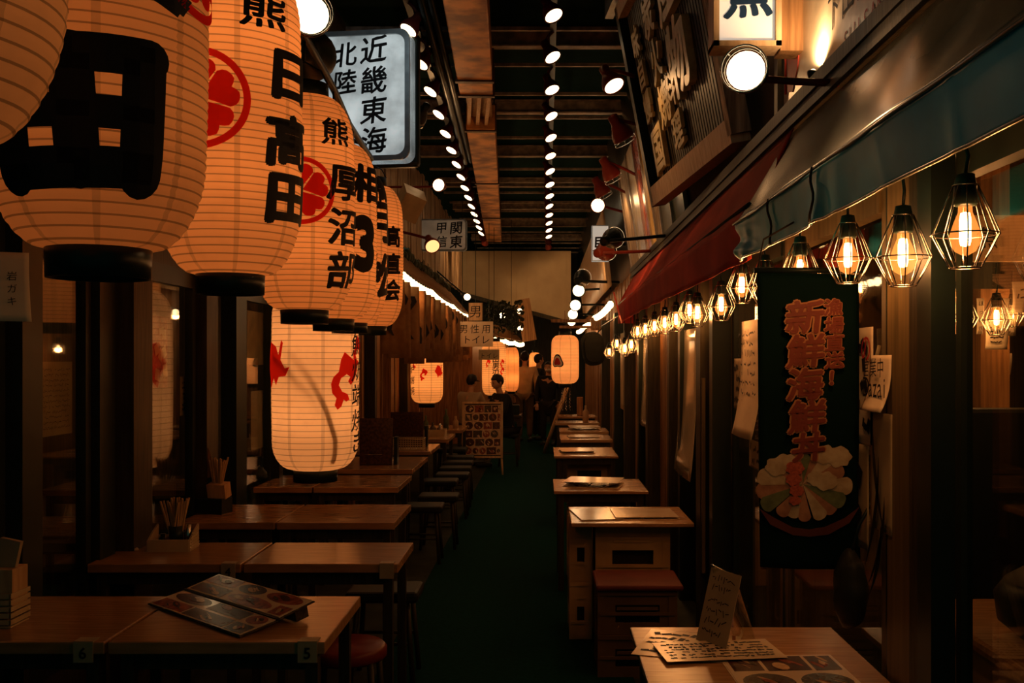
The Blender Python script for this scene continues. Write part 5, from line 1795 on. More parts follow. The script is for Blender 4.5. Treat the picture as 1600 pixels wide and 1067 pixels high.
for (x, Y, h, mat, label, nm) in ((915, 14.6, 0.24, 'pale_wood', 'pale sauce bottle on the right table at the foot of the leaning board', 'sauce_bottle'), (906, 16.3, 0.30, 'cedar_wood', 'small wooden block sign on the furthest right table', 'block_sign')):
    q = at(x, 640, Y)
    m = MB()
    if nm == 'sauce_bottle':
        m.lathe([(0.001, 0), (0.042, 0), (0.044, h * 0.6), (0.016, h * 0.78), (0.014, h), (0.001, h)], n=14, origin=(q.x, Y, ZT))
    else:
        m.box((q.x, Y, ZT + h / 2), (0.10, 0.05, h), bevel=0.008)
    tag(m.build(nm, mat), label, 'bottle' if nm == 'sauce_bottle' else 'sign')

# picture signboard in the aisle
o = empty('picture_signboard', (at(754, 740, 13.9).x, 13.9, 0), 'standing signboard full of dish photos at the left of the aisle', 'signboard')
MB().box((0, 0.02, 0.63), (0.54, 0.02, 0.72), rot=(R(-6), 0, 0)).build('back_panel', 'dark_frame', o)
m = MB()
menu_page(m, frame_of((0, 0.005, 0.63), (1, 0, 0), (0, 0.10, 1)), 0.51, 0.70, 77, mat='dish_cream', rows=6)
m.build('photo_sheet', None, o)
m = MB()
for x, z, a, b in ((-0.27, 0.63, 0.028, 0.78), (0.27, 0.63, 0.028, 0.78), (0, 1.005, 0.56, 0.028), (0, 0.255, 0.56, 0.028)):
    m.box((x, 0.0 + (z - 0.63) * 0.10, z), (a, 0.04, b), rot=(R(-6), 0, 0))
m.build('sign_frame', 'pale_wood', o)
for sx_ in (-1, 1):
    MB().cyl((sx_ * 0.265, -0.03, 0.26), (sx_ * 0.285, -0.06, 0.0), 0.015, n=8).build('leg', 'pale_wood', o)
    MB().cyl((sx_ * 0.265, 0.05, 0.95), (sx_ * 0.265, 0.36, 0.0), 0.013, n=8).build('leg', 'dark_wood', o)
# leaning A-board seen from its edge on the right
pa, pb, pc = at(883, 606, 16.6), at(850, 688, 17.0), at(864, 690, 17.0)
o = empty('leaning_board', (pb.x, 17.0, 0), 'pale plank signboard leaning towards the right tables, seen edge on', 'signboard')
top = Vector((0.40, -0.3, 1.16))
m = MB()
m.tube([(0, 0, 0.02), top], 0.035, n=4)
m.box(Vector((0.2, 0.25, 0.6)), (0.03, 0.50, 1.20), rot=(0, math.atan2(0.40, 1.16), 0))
m.build('board_panel', 'pale_wood', o)
MB().cyl((0.15, 0.0, 0.0), top * 0.97 + Vector((0.02, 0.1, 0)), 0.018, n=8).build('back_leg', 'dark_wood', o)
MB().cyl((0.55, 0.1, 0.30), top * 0.97 + Vector((0.02, 0.1, 0)), 0.014, n=8).build('brace', 'dark_wood', o)
# bead strands below the marked lantern
m = MB()
for x in (878, 884, 890):
    for k in range(16):
        q = at(x + (k % 2), 604.5 + k * 2.4, 15.62)
        m.sphere(q, 0.011, None, 6, 5)
tag(m.build('bead_strand', 'steel'), 'strands of small shiny beads under the leaf-marked lantern', 'beads', kind='stuff')
# black rounded cover hanging beside the marked lantern
o = empty('black_cover', at(926, 545, 13.6), 'black rounded plastic cover hanging right of the leaf-marked lantern', 'cover')
m = MB()
pl = rrect(0.34, 0.46, 0.14, 6)
fr = frame_of((0, 0, 0), (0.9, 0.4, 0.1), (-0.15, 0, 1))
m.prism(pl, 0.02, fr)
m.prism([(x * 0.8, y * 0.8) for x, y in pl], 0.02, fr, z0=0.02)
m.build('cover_shell', 'black_vinyl', o)
MB().tube([(0.05, 0.05, 0.2), (0.2, 0.1, 0.35), (0.36, 0.15, 0.45)], 0.008, n=6).build('hook_wire', 'black_metal', o)


# ================================================================ HANGING BANNER AND WINDOW PAPERS, RIGHT SIDE
yb = 3.10
c = at(1262, 655, yb)
o = empty('hanging_banner', c, 'tall black cloth banner with red seafood characters and a bowl of sashimi', 'banner')
w, h = 0.315, 0.92
i_ = 0


def ban(u, v, lift=0.0):
    return Vector(((u - 0.5) * w + 0.010 * v, -lift + 0.012 * math.sin(u * 5 + v * 3) * v, h / 2 - v * h - 0.01 * u))


m = MB()
m.grid(lambda u, v: ban(u, v), 16, 30, thick=0.002)
m.build('banner_cloth', 'banner_black', o)
MB().cyl((-w / 2 - 0.01, 0, h / 2 + 0.004), (w / 2 + 0.02, 0, h / 2 + 0.004), 0.009, n=8).build('top_rod', 'black_metal', o)
MB().tube([(-w / 2, 0, h / 2), (-w / 2 + 0.02, 0, h / 2 + 0.10), (0.16, 0.02, h / 2 + 0.27)], 0.003, n=5).build('hanging_cord', 'rope', o)
fb = frame_of((0, -0.018, 0), (1, 0, 0), (0, 0, 1))
chars = [('新', 1255, 497, 0.108), ('鮮', 1257, 549, 0.106), ('海', 1255, 601, 0.104), ('鮮', 1259, 651, 0.104), ('丼', 1261, 698, 0.095)]
small = [('漁', 1299, 481, 0.054), ('場', 1300, 509, 0.054), ('直', 1301, 536, 0.054), ('送', 1301, 563, 0.054), ('！', 1304, 590, 0.054)]
for ch, x, y, s in chars + small:
    q = at(x, y, yb) - c
    e = MB()
    write(e, ch, fb @ Matrix.Translation((q.x, q.z, 0.0)), s, bold=0.075, hand=0.9, mat='gold_edge', sx=1.12)
    e.build('character_outline', 'gold_edge', o)
    t = MB()
    write(t, ch, fb @ Matrix.Translation((q.x, q.z, 0.003)), s, bold=0.030, hand=0.9, mat='banner_red', sx=1.12)
    t.build('character', 'banner_red', o)
# printed bowl of seafood
rg = random.Random(21)
m = MB()
fr = fb @ Matrix.Translation((0.0, -0.22, -0.002))
m.prism([(-0.155, -0.055), (-0.12, -0.105), (-0.05, -0.138), (0.0, -0.143), (0.06, -0.136), (0.125, -0.10), (0.157, -0.05), (0.11, -0.085), (0.05, -0.112), (0, -0.120), (-0.05, -0.114), (-0.11, -0.083)], 0.001, fr, mat='bowl_lacquer')
m.build('printed_bowl', None, o)
m = MB()
NW = 17
for k in range(NW):                              # slices fanned round the bowl
    a = 2 * PI * k / NW + rg.uniform(-0.06, 0.06)
    c0 = Vector((-0.02, 0.02))
    ca, sa = math.cos(a), math.sin(a)
    L = 1 / math.sqrt((ca / 0.155) ** 2 + (sa / (0.115 if sa < 0 else 0.10)) ** 2) * rg.uniform(0.93, 1.03)
    hw = PI / NW * rg.uniform(1.0, 1.15)
    pts = []
    for j in range(13):
        t = -1 + 2 * j / 12
        aa = a + hw * t
        rr = L * (1 - 0.10 * abs(t) ** 3)
        pts.append((c0.x + rr * math.cos(aa), c0.y + rr * math.sin(aa)))
    pts += [(c0.x, c0.y)]
    m.prism(pts, 0.0003, fr, mat=['sashimi_white', 'sashimi_pink', 'sashimi_white', 'sashimi_pink', 'sashimi_green', 'sashimi_pink'][k % 6], z0=0.001 + (k % 3) * 0.0004)
for bi, (cx, cy_, r, mt) in enumerate(((0.09, 0.105, 0.040, 'sashimi_white'), (0.05, 0.112, 0.036, 'sashimi_white'), (-0.10, 0.075, 0.036, 'sashimi_white'), (-0.065, 0.088, 0.030, 'sashimi_white'), (0.05, 0.03, 0.036, 'sashimi_white'), (0.02, 0.038, 0.028, 'sashimi_white'), (-0.045, 0.07, 0.028, 'roe_red'), (-0.05, 0.035, 0.024, 'roe_red'), (-0.04, 0.0, 0.022, 'roe_red'), (-0.045, -0.03, 0.018, 'roe_red'))):
    pts = [(cx + r * (1 + 0.10 * math.sin(7 * t + cx * 90)) * math.cos(t), cy_ + r * 0.8 * (1 + 0.10 * math.sin(6 * t)) * math.sin(t)) for t in [2 * PI * k / 28 for k in range(28)]]
    m.prism(pts, 0.0004, fr, mat=mt, z0=0.0030 + 0.0005 * bi)
m.build('printed_seafood', None, o)

XG = 0.985        # papers taped on the aisle side of the right glass


def wall_y(x):
    return XG * F / (x - CX)


def poster(x0, x1, y0, y1, label, mat='paper', rows=8, seed=1, curl=0.0, text=(), ink='ink', th=0.35, fill=0.7, X=XG, name='poster', margin=0.84):
    Y0, Y1 = X * F / (x1 - CX), X * F / (x0 - CX)
    Ym = (Y0 + Y1) / 2
    zt, zb = CZ - (y0 - CY) * Ym / F, CZ - (y1 - CY) * Ym / F
    W, H = Y1 - Y0, zt - zb
    o = empty(name, (X, Ym, (zt + zb) / 2), label, 'poster', 'papers on the right windows')
    fr = ON_RIGHT((0, 0, 0))
    m = MB()
    m.grid(lambda u, v: fr @ Vector(((u - 0.5) * W, (0.5 - v) * H, 0.004 + curl * v ** 3 + 0.3 * curl * v * math.sin(u * 3))), 8, 12, thick=0.001)
    m.build('sheet', mat, o)
    if rows:
        m = MB()
        scrawl(m, fr @ Matrix.Translation((0, 0, 0.007 + curl * 0.4)), W * margin, H * margin, rows, mat=ink, seed=seed, th=th, fill=fill)
        m.build('handwriting', ink, o)
    for t, x, y, s, kw in text:
        m = MB()
        write(m, t, fr @ Matrix.Translation((x * W, y * H, 0.008 + curl * 0.5)), s, **kw)
        m.build('lettering', kw.get('mat', 'ink'), o)
    return o


poster(1334, 1366, 512, 692, 'white printed poster right of the black banner', rows=5, seed=2, th=0.7, text=[('の', 0.25, 0.32, 0.10, dict(bold=0.0, mat='ink_red'))])
poster(1361, 1395, 555, 642, 'white paper with hand lettering and a frilled lower edge beside the pillar', mat='paper', rows=0, curl=0.03, text=[('営業中', 0.0, 0.27, 0.06, dict(pitch=0.062, vertical=False, bold=0.0, hand=0.5)), ('Dazai', 0.08, -0.06, 0.085, dict(pitch=0.04, vertical=False, bold=0.0, hand=0.4))])
poster(1337, 1359, 694, 856, 'long narrow paper strip with small characters below the printed poster', mat='paper_dim', rows=2, seed=7, th=0.9, fill=1.0)
poster(1362, 1396, 645, 830, 'pale poster with big black brush strokes beside the pillar', mat='paper_dim', rows=0)
poster(1160, 1193, 500, 682, 'orange-lit long menu paper left of the black banner', rows=10, seed=11, curl=0.05, fill=0.6, th=0.25)
poster(1148, 1170, 560, 640, 'small drawing on paper beside the long menu paper', mat='paper_dim', rows=4, seed=13, th=0.6)
poster(1172, 1197, 690, 734, 'lower paper strip under the long menu paper', mat='paper_dim', rows=2, seed=15)
poster(1063, 1090, 515, 742, 'long peeling laminated strip in the narrow window past the dark posts', mat='vinyl_sheet', rows=0, curl=0.04, X=0.94)
poster(1005, 1016, 520, 665, 'thin peeling paper strip on the cedar boards', mat='vinyl_sheet', rows=0, curl=0.03, X=0.95)
poster(970, 978, 520, 640, 'thin dark strip on the far cedar boards', mat='paper_dim', rows=0, X=0.95)
# brush strokes of the pale poster
o = empty('brush_painting', (XG - 0.012, wall_y(1379), 1.15), 'curving black brush strokes on the pale poster by the pillar', 'painting')
fr = ON_RIGHT((0, 0, 0))
m = MB()
for k, (x, dy, L, b) in enumerate(((-0.05, 0.10, 0.30, 0.05), (0.0, 0.0, 0.34, -0.06), (0.05, -0.08, 0.28, -0.07), (0.02, -0.14, 0.22, -0.05))):
    pts = []
    for j in range(10):
        t = j / 9
        pts.append((x + b * (t * t) * 2 - 0.012 * math.sin(PI * t), dy + L * (0.5 - t)))
    for j in range(9, -1, -1):
        t = j / 9
        pts.append((x + b * (t * t) * 2 + 0.014 * math.sin(PI * t), dy + L * (0.5 - t)))
    pts = [p_ for n_, p_ in enumerate(pts) if n_ not in (10, 19)]
    m.prism(pts, 0.0006, fr)
m.build('brush_stroke', 'ink', o)
# red decoration behind the bulbs
o = empty('red_streamer', (1.10, 2.98, 1.78), 'red and white crumpled streamer hanging behind the caged bulbs', 'streamer')
rg = random.Random(8)
m = MB()
m.grid(lambda u, v: Vector((0.04 * math.sin(u * 7 + v * 9) + 0.03 * v, (u - 0.5) * (0.10 + 0.14 * math.sin(PI * v)), 0.24 - 0.46 * v + 0.02 * math.sin(u * 11))), 12, 18, thick=0.002)
m.build('red_paper', 'red_board', o)
m = MB()
for k in range(40):
    q = Vector((rg.uniform(-0.06, 0.05), rg.uniform(-0.12, 0.14), rg.uniform(-0.28, 0.02)))
    m.tube([q, q + Vector((rg.uniform(-0.02, 0.02), rg.uniform(-0.02, 0.02), -0.07)), q + Vector((rg.uniform(-0.03, 0.03), rg.uniform(-0.03, 0.03), -0.15))], 0.006, n=4)
m.build('paper_fringe', 'paper', o)['kind'] = 'stuff'
# crumpled dark cloth under the banner
o = empty('hanging_bag', (0.93, 3.02, 0.90), 'dark crumpled plastic bag hanging beside the lower edge of the banner', 'bag')
m = MB()
m.sphere((0, 0, 0), (0.05, 0.07, 0.12), None, 20, 14)
for v in m.bm.verts:
    v.co *= 1 + 0.10 * math.sin(v.co.z * 60 + v.co.y * 70) * math.cos(v.co.x * 50)
m.build('bag_body', 'black_vinyl', o)
MB().tube([(0.0, 0, 0.11), (0.03, 0.01, 0.2), (0.07, 0, 0.28)], 0.005, n=6).build('bag_handle', 'black_plastic', o)

# ================================================================ INSIDE THE RIGHT SHOP
def hang_paper(x, y0, y1, Y, wpx, label, text='', mat='paper', rows=0, seed=1, X0=None):
    p = at(x, (y0 + y1) / 2, Y)
    W, H = wpx * Y / F, (y1 - y0) * Y / F
    o = empty('menu_strip', p, label, 'paper strip', 'menu strips inside the right shop')
    fr = frame_of((0, 0, 0), (1, 0, 0), (0, 0, 1))
    m = MB()
    m.grid(lambda u, v: fr @ Vector(((u - 0.5) * W, (0.5 - v) * H, 0.01 * math.sin(v * 3 + u))), 4, 8, thick=0.001)
    m.build('sheet', mat, o)
    if text:
        m = MB()
        n = len(text)
        write(m, text, fr @ Matrix.Translation((0, 0, 0.014)), min(W * 0.8, H / n * 0.85), pitch=H / n * 0.92, bold=0.0, hand=0.8)
        m.build('lettering', 'ink', o)
    if rows:
        m = MB()
        scrawl(m, fr @ Matrix.Translation((0, 0, 0.014)), W * 0.7, H * 0.7, rows, seed=seed, fill=0.7, th=0.3)
        m.build('handwriting', 'ink', o)
    return o


Yi = 4.6
hang_paper(1487, 462, 520, Yi, 12, 'narrow strip at the door edge inside the right shop', '季節刺', mat='paper')
hang_paper(1502, 415, 462, Yi, 20, 'short strip under the inside signboard', '塩辛', mat='paper_dim')
hang_paper(1497, 467, 522, Yi + 0.1, 11, 'first long strip left of the inside bulb', 'お造り盛')
hang_paper(1531, 466, 522, Yi + 0.1, 11, 'middle long strip with vertical characters', 'ほっけ焼')
hang_paper(1577, 466, 525, Yi + 0.1, 22, 'long strip right of the inside bulb', 'いかそうめん')
hang_paper(1557, 499, 546, Yi - 0.1, 36, 'square orange paper under the inside bulb', rows=4, seed=4)
hang_paper(1557, 552, 585, Yi + 0.3, 46, 'lower pale paper behind the wooden pillar', '')
hang_paper(1592, 440, 488, Yi - 0.3, 22, 'paper at the right edge of the picture', rows=3, seed=6)
c = at(1548, 372, 4.3)
o = empty('inside_signboard', c, 'long tan wooden signboard with dark characters inside the right shop', 'sign')
MB().box((0, 0.02, 0), (0.46, 0.03, 0.20)).build('sign_panel', 'pale_wood', o)
m = MB()
write(m, '和・魚', frame_of((-0.10, 0.004, 0), (1, 0, 0), (0, 0, 1)), 0.10, pitch=0.085, vertical=False, bold=0.0, mat='ink')
m.build('lettering', 'ink', o)
for sx_ in (-0.18, 0.18):
    MB().cyl((sx_, 0.02, 0.1), (sx_, 0.02, 2.6 - c.z), 0.006, n=6).build('hanging_rod', 'black_metal', o)
tag(MB().box((at(1545, 600, 4.9).x, 4.9, 1.3), (0.14, 0.14, 2.6)).build('inside_pillar', 'cedar_wood'), 'square cedar pillar inside the right shop', 'pillar')
MBX = MB().box((at(1560, 430, 4.75).x, 4.75, at(1560, 430, 4.75).z), (0.42, 0.02, 0.13))
tag(MBX.build('dark_shelf', 'dark_wood'), 'dark hanging shelf board above the menu strips inside', 'shelf')
for (x, y, Y, s, l) in ((1510, 497, 4.5, 0.8, 'bare bulb on the left inside the right shop'), (1557, 500, 4.3, 0.95, 'small caged bulb in the middle inside the right shop'), (1582, 492, 4.7, 0.8, 'small bulb on the right inside the right shop'), (1490, 464, 3.9, 0.5, 'tiny bulb at the door edge inside the right shop')):
    o = copy_tree(proto)
    o.location = at(x, y, Y)
    o.scale = (s, s, s)
    tag(o, l, 'hanging bulb', 'bulbs inside the right shop')
# chairs, pot, person and counter inside
o = empty('shop_counter', (1.62, 2.95, 0), 'low pale counter cabinet behind the glass at the lower right', 'counter')
MB().box((0, 0, 0.36), (0.62, 1.0, 0.72), bevel=0.01).build('cabinet_body', 'crate_plastic', o)
MB().box((0, 0, 0.745), (0.68, 1.06, 0.05), bevel=0.018).build('countertop', 'table_wood', o)
MB().box((-0.318, -0.2, 0.55), (0.01, 0.10, 0.03)).build('handle', 'black_metal', o)
o = empty('iron_pot', (1.55, 2.95, 0.771), 'big black iron pot on the counter inside the right shop', 'pot')
MB().lathe([(0.001, 0), (0.13, 0.0), (0.19, 0.05), (0.20, 0.13), (0.17, 0.17), (0.165, 0.17), (0.001, 0.15)], n=28).build('pot_body', 'black_metal', o)
MB().lathe([(0.172, 0.17), (0.12, 0.205), (0.03, 0.215), (0.03, 0.24), (0.001, 0.245)], n=24).build('lid', 'black_vinyl', o)
o = empty('dining_chair', (1.95, 4.0, 0), 'dark high-backed chair inside the right shop', 'chair')
MB().box((0, 0, 0.45), (0.44, 0.44, 0.05), bevel=0.015).build('seat', 'black_vinyl', o)
MB().box((0, 0.2, 0.95), (0.44, 0.06, 0.9), bevel=0.02).build('backrest', 'black_vinyl', o)
for sx_ in (-1, 1):
    for sy in (-1, 1):
        MB().cyl((sx_ * 0.19, sy * 0.19, 0.43), (sx_ * 0.19, sy * 0.19, 0), 0.016, n=8).build('leg', 'black_metal', o)
o = empty('serving_counter', (2.2, 6.2, 0), 'dim serving counter across the back of the right shop', 'counter')
MB().box((0, 0, 0.5), (1.9, 0.5, 1.0)).build('cabinet_body', 'pillar_wood', o)
MB().box((0, -0.02, 1.02), (1.96, 0.58, 0.04)).build('countertop', 'dark_wood', o)
lamp('POINT', (2.3, 3.7, 2.35), 6.0, AMBER, None, radius=0.08, name='shop_fill_light')  # added fill lamp without a fixture, brightens the shop interior

# ================================================================ INSIDE THE LEFT SHOP
def left_poster(x0, x1, y0, y1, label, mat, rows, seed, off=-0.03, ink='ink', th=0.5):
    X = -2.05 + off
    Y0, Y1 = X * F / (x0 - CX), X * F / (x1 - CX)
    X = XL((Y0 + Y1) / 2) + off
    Y0, Y1 = X * F / (x0 - CX), X * F / (x1 - CX)
    Ym = (Y0 + Y1) / 2
    zt, zb = CZ - (y0 - CY) * Ym / F, CZ - (y1 - CY) * Ym / F
    o = empty('poster', (X, Ym, (zt + zb) / 2), label, 'poster', 'papers in the left windows')
    W, H = Y1 - Y0, zt - zb
    fr = ON_LEFT((0, 0, 0))
    MB().prism(rect(W, H), 0.002, fr).build('sheet', mat, o)
    if rows:
        m = MB()
        scrawl(m, fr @ Matrix.Translation((0, 0, 0.003)), W * 0.8, H * 0.85, rows, mat=ink, seed=seed, th=th, fill=0.85)
        m.build('handwriting', ink, o)
    return o


left_poster(238, 261, 494, 606, 'red and cream vertical poster in the left window', 'dish_red', 3, 2, ink='paper', th=0.8)
left_poster(281, 303, 588, 648, 'small handwritten note in the left window', 'paper_dim', 6, 4)
left_poster(60, 112, 565, 680, 'pale sheet on the glass of the front left window', 'paper_dim', 12, 5, th=0.15)
left_poster(392, 420, 610, 700, 'cream paper in the window left of the tall red-fish lantern', 'paper', 0, 6)
left_poster(386, 424, 488, 570, 'pale grey roller blind in the window left of the tall red-fish lantern', 'cream_board', 0, 7)
for k, (y, label) in enumerate(((3.3, 'dim wooden table behind the first left window'), (5.4, 'dim wooden table behind the second left window'), (7.2, 'dim wooden table behind the third left window'))):
    table(-3.5, -2.35, y - 0.3, y + 0.35, label, 'tables inside the left shop')
lamp('POINT', (-2.95, 4.4, 2.3), 2.2, AMBER, None, radius=0.08, name='left_shop_light')
lamp('POINT', (-2.9, 7.4, 2.3), 3.0, PALE, None, radius=0.08, name='left_shop_light')


# ================================================================ PEOPLE
def skin_mesh(name, nodes, edges, mat, parent, sub=2, root=0):
    me = bpy.data.meshes.new(name)
    me.from_pydata([n[0] for n in nodes], edges, [])
    o = bpy.data.objects.new(name, me)
    COL.objects.link(o)
    o.parent = parent
    md = o.modifiers.new('skin', 'SKIN')
    md.use_smooth_shade = True
    for k, n in enumerate(nodes):
        r = n[1]
        me.skin_vertices[0].data[k].radius = (r, r) if isinstance(r, (int, float)) else r
        me.skin_vertices[0].data[k].use_root = k == root
    s = o.modifiers.new('sub', 'SUBSURF')
    s.levels = s.render_levels = sub
    me.materials.append(M[mat])
    return o


def limb(nodes, edges, pts, frm):
    prev = frm
    for p, r in pts:
        nodes.append((p, r))
        edges.append((prev, len(nodes) - 1))
        prev = len(nodes) - 1
    return prev


def head_mesh(parent, c, s, yaw, pitch=0.0, hair='short', mask=False):
    """head with brow, nose, chin, ears, eyes and mouth; faces local -y"""
    rot = Matrix.Rotation(yaw, 3, 'Z') @ Matrix.Rotation(pitch, 3, 'X')
    m = MB()
    m.sphere((0, 0, 0), (0.076, 0.096, 0.112), 'skin', 24, 18)
    for v in m.bm.verts:
        x, y, z = v.co
        if z < -0.02:
            k = (-0.02 - z) / 0.09
            v.co.x *= 1 - 0.32 * k
            if y > 0:
                v.co.y *= 1 - 0.45 * k
        if y < -0.05:
            v.co.y *= 0.95
            if abs(x) < 0.016 and -0.04 < z < 0.02:
                v.co.y -= 0.020 * (1 - abs(z + 0.018) / 0.045)
            if 0.012 < abs(x) < 0.05 and 0.0 < z < 0.03:
                v.co.y += 0.006
    for sx_ in (-1, 1):
        m.sphere((sx_ * 0.076, 0.012, -0.008), (0.010, 0.020, 0.032), 'skin', 10, 8)
        m.sphere((sx_ * 0.030, -0.082, 0.008), (0.012, 0.008, 0.006), 'hair', 8, 6)
        m.box((sx_ * 0.030, -0.088, 0.030), (0.028, 0.010, 0.006), mat='hair')
    m.box((0, -0.086, -0.058), (0.040, 0.010, 0.007), mat='dark_red_paint')
    bmesh.ops.transform(m.bm, matrix=Matrix.Translation(Vector(c)) @ rot.to_4x4() @ Matrix.Scale(s, 4), verts=m.bm.verts)
    m.build('head', None, parent)
    h = MB()
    h.sphere((0, 0.012, 0.028), (0.085, 0.102, 0.102), None, 24, 16)
    for v in h.bm.verts:
        x, y, z = v.co
        if y < -0.035 and z < 0.055:
            v.co.y = -0.035 + (y + 0.035) * 0.1
            v.co.x *= 0.92
        v.co *= 1 + 0.02 * math.sin(x * 120) * math.sin(z * 90)
    if hair == 'long':
        h.sphere((0, 0.05, -0.07), (0.082, 0.055, 0.13), None, 18, 12)
    if hair == 'cap':
        h.lathe([(0.088, 0.03), (0.086, 0.07), (0.06, 0.118), (0.001, 0.128)], n=20, origin=(0, 0.008, 0))
        h.box((0, -0.105, 0.036), (0.12, 0.07, 0.010))
    bmesh.ops.transform(h.bm, matrix=Matrix.Translation(Vector(c)) @ rot.to_4x4() @ Matrix.Scale(s, 4), verts=h.bm.verts)
    h.build('hair', 'hair', parent)
    if mask:
        k = MB()
        k.sphere((0, -0.012, -0.045), (0.066, 0.092, 0.048), None, 16, 12)
        bmesh.ops.transform(k.bm, matrix=Matrix.Translation(Vector(c)) @ rot.to_4x4() @ Matrix.Scale(s, 4), verts=k.bm.verts)
        k.build('face_mask', 'mask_white', parent)


def hand(parent, p, d, mat='skin'):
    """palm with four bent fingers and a thumb, pointing along d"""
    d = Vector(d).normalized()
    side = d.cross(Vector((0, 0, 1)))
    side = side.normalized() if side.length > 0.1 else Vector((1, 0, 0))
    up = side.cross(d)
    p = Vector(p)
    nodes = [(p, 0.024), (p + d * 0.045, (0.036, 0.018)), (p + d * 0.085, (0.036, 0.015))]
    edges = [(0, 1), (1, 2)]
    for k, L in enumerate((0.065, 0.075, 0.070, 0.055)):
        b = p + d * 0.088 + side * (0.027 - 0.018 * k)
        limb(nodes, edges, [(b, 0.009), (b + d * L * 0.5 - up * 0.006, 0.0085), (b + d * L * 0.85 - up * 0.024, 0.0075)], 2)
    limb(nodes, edges, [(p + d * 0.05 + side * 0.042, 0.011), (p + d * 0.085 + side * 0.055 - up * 0.008, 0.009)], 1)
    return skin_mesh('hand', nodes, edges, mat, parent, sub=1)


def person(loc, rz, label, pose, top='jacket_dark', bottom='trousers_dark', hair='short', mask=False, height=1.70, head_yaw=0.0, head_pitch=0.0, lean=0.0, arms='down', coat=False, group=None):
    """faces local -y"""
    o = empty('person', loc, label, 'person', group, rot=(0, 0, rz))
    s = height / 1.70
    sit = pose == 'sit'
    hz = 0.56 if sit else 0.90 * s          # pelvis height
    dy = -lean
    V = Vector
    pel, waist, chest, neck = V((0, 0.0, hz)), V((0, dy * 0.3, hz + 0.16 * s)), V((0, dy * 0.75, hz + 0.36 * s)), V((0, dy, hz + 0.535 * s))
    head = V((0, dy - 0.02 - lean * 0.15, hz + 0.685 * s))
    knee = lambda k: V((k * 0.11, -0.42, hz - 0.03)) if sit else V((k * 0.095, -0.01, 0.48 * s))
    ankle = lambda k: V((k * 0.11, -0.40, 0.09)) if sit else V((k * 0.10, 0.02, 0.085))

    def arm(k):
        sh = V((k * 0.185 * s, dy * 0.9, hz + 0.475 * s))
        if arms == 'down':
            return sh, V((k * 0.235 * s, dy * 0.6 + 0.02, hz + 0.21 * s)), V((k * 0.225 * s, dy * 0.4 - 0.06, hz - 0.03 * s))
        if arms == 'table':
            return sh, V((k * 0.25 * s, dy * 0.7 - 0.10, hz + 0.23 * s)), V((k * 0.12 * s, dy - 0.34, hz + 0.20 * s))
        return sh, V((k * 0.23 * s, dy * 0.6 + 0.0, hz + 0.21 * s)), V((k * 0.10 * s, dy - 0.22, hz + 0.22 * s))
    # body: one continuous figure
    nodes = [(pel, (0.135 * s, 0.10 * s)), (waist, (0.12 * s, 0.09 * s)), (chest, (0.145 * s, 0.10 * s)), (neck, 0.052 * s), (head - V((0, 0, 0.03)), 0.055 * s)]
    edges = [(0, 1), (1, 2), (2, 3), (3, 4)]
    for k in (-1, 1):
        sh, el, wr = arm(k)
        limb(nodes, edges, [(sh, 0.056 * s), (el, 0.040 * s), (wr, 0.027 * s)], 2)
        limb(nodes, edges, [(V((k * 0.09 * s, 0, hz - 0.04)), 0.085 * s), (knee(k), 0.055 * s), (ankle(k), 0.036 * s)], 0)
    skin_mesh('body', nodes, edges, 'skin', o, sub=1)
    head_mesh(o, head, s, head_yaw, head_pitch, hair, mask)
    # jacket
    nodes = [(pel + V((0, 0, -0.03 if not coat else -0.30)), (0.165 * s, 0.125 * s)), (waist, (0.155 * s, 0.115 * s)), (chest, (0.175 * s, 0.122 * s)), (neck - V((0, 0, 0.045)), 0.075 * s), (neck + V((0, 0, 0.01)), 0.064 * s)]
    edges = [(0, 1), (1, 2), (2, 3), (3, 4)]
    for k in (-1, 1):
        sh, el, wr = arm(k)
        limb(nodes, edges, [(sh, 0.074 * s), (el, 0.060 * s), (wr.lerp(el, 0.06), 0.046 * s)], 2)
    skin_mesh('jacket', nodes, edges, top, o, sub=2, root=1)
    # trousers and shoes
    nodes = [(pel + V((0, 0, 0.03)), (0.145 * s, 0.112 * s))]
    edges = []
    for k in (-1, 1):
        limb(nodes, edges, [(V((k * 0.09 * s, 0, hz - 0.05)), 0.098 * s), (knee(k), 0.070 * s), (ankle(k) + V((0, 0, 0.015)), 0.052 * s)], 0)
    skin_mesh('trousers', nodes, edges, bottom, o, sub=2)
    for k in (-1, 1):
        a = ankle(k)
        sm = MB()
        sm.box((a.x, a.y - 0.05, 0.035), (0.085, 0.26, 0.07), bevel=0.03)
        sm.build('shoe', 'black_vinyl', o)
        sh, el, wr = arm(k)
        hand(o, wr, wr - el)
    return o


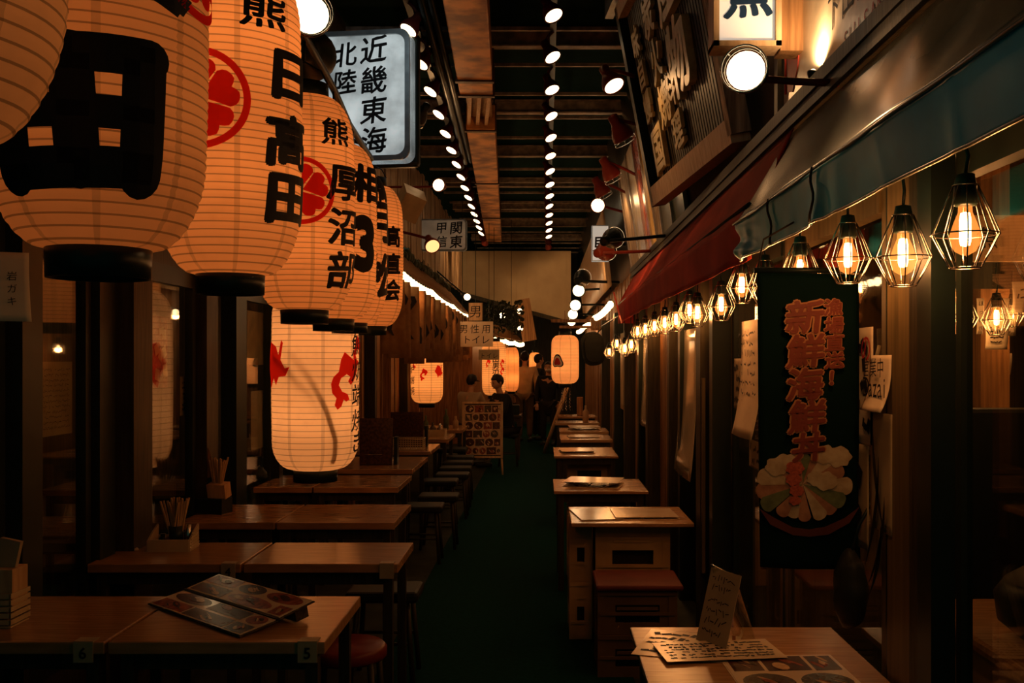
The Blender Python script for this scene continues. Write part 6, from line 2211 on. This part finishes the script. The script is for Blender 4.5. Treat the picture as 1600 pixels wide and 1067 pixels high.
person((at(730, 600, 16.2).x, 16.2, 0.0), R(150), 'seated person in a pale grey jacket and dark cap behind the picture signboard', 'sit', top='jacket_grey', hair='cap', head_pitch=R(10), lean=0.10, arms='table')
person((at(794, 600, 15.0).x, 15.0, 0.02), R(-62), 'seated person in a black top with head bowed, behind the signboard', 'sit', top='coat_black', head_pitch=R(18), head_yaw=R(5), lean=0.14, arms='table')
person((at(820, 600, 19.6).x, 19.6, 0.0), R(172), 'standing person in a beige jacket seen from behind', 'stand', top='jacket_beige', bottom='trousers_tan', height=1.77)
person((at(841, 600, 19.9).x, 19.9, 0.0), R(120), 'standing person in dark clothes turned away, right of the beige jacket', 'stand', top='coat_black', height=1.72, coat=True)
person((at(857, 600, 18.7).x, 18.7, 0.0), R(-10), 'standing person in a long black coat and a face mask looking down the alley', 'stand', top='coat_black', hair='long', mask=True, height=1.57, coat=True)
# their table, seats and things on it
table(at(776, 0, 16.1).x, at(815, 0, 16.1).x, 15.9, 16.6, 'dark table with bottles between the seated and standing people', 'tables of the people', mat='dark_wood', z=0.72)
for (x, y, mat, h, l) in ((783, 16.0, 'dish_dark', 0.10, 'dark cup at the left of the table with bottles'), (796, 16.05, 'paper', 0.05, 'pale dish on the table with bottles'), (806, 16.1, 'black_plastic', 0.16, 'black box on the table with bottles')):
    q = at(x, 0, y)
    m = MB()
    if 'box' in l:
        m.box((q.x, y, 0.72 + h / 2), (0.12, 0.10, h), bevel=0.008)
    else:
        m.lathe([(0.001, 0), (0.035, 0), (0.055, h), (0.050, h), (0.03, 0.01), (0.001, 0.01)], n=14, origin=(q.x, y, 0.72))
    tag(m.build('cup' if 'cup' in l else 'dish' if 'dish' in l else 'tissue_box', mat), l, 'cup' if 'cup' in l else 'dish' if 'dish' in l else 'box')
stool('sq', at(730, 600, 16.2).x, 16.2, 'stool under the person in the dark cap', 'stools of the people', z=0.47)
stool('sq', at(794, 600, 15.0).x, 15.0, 'stool under the person in the black top', 'stools of the people', z=0.50)

bpy.data.objects.remove(_to)
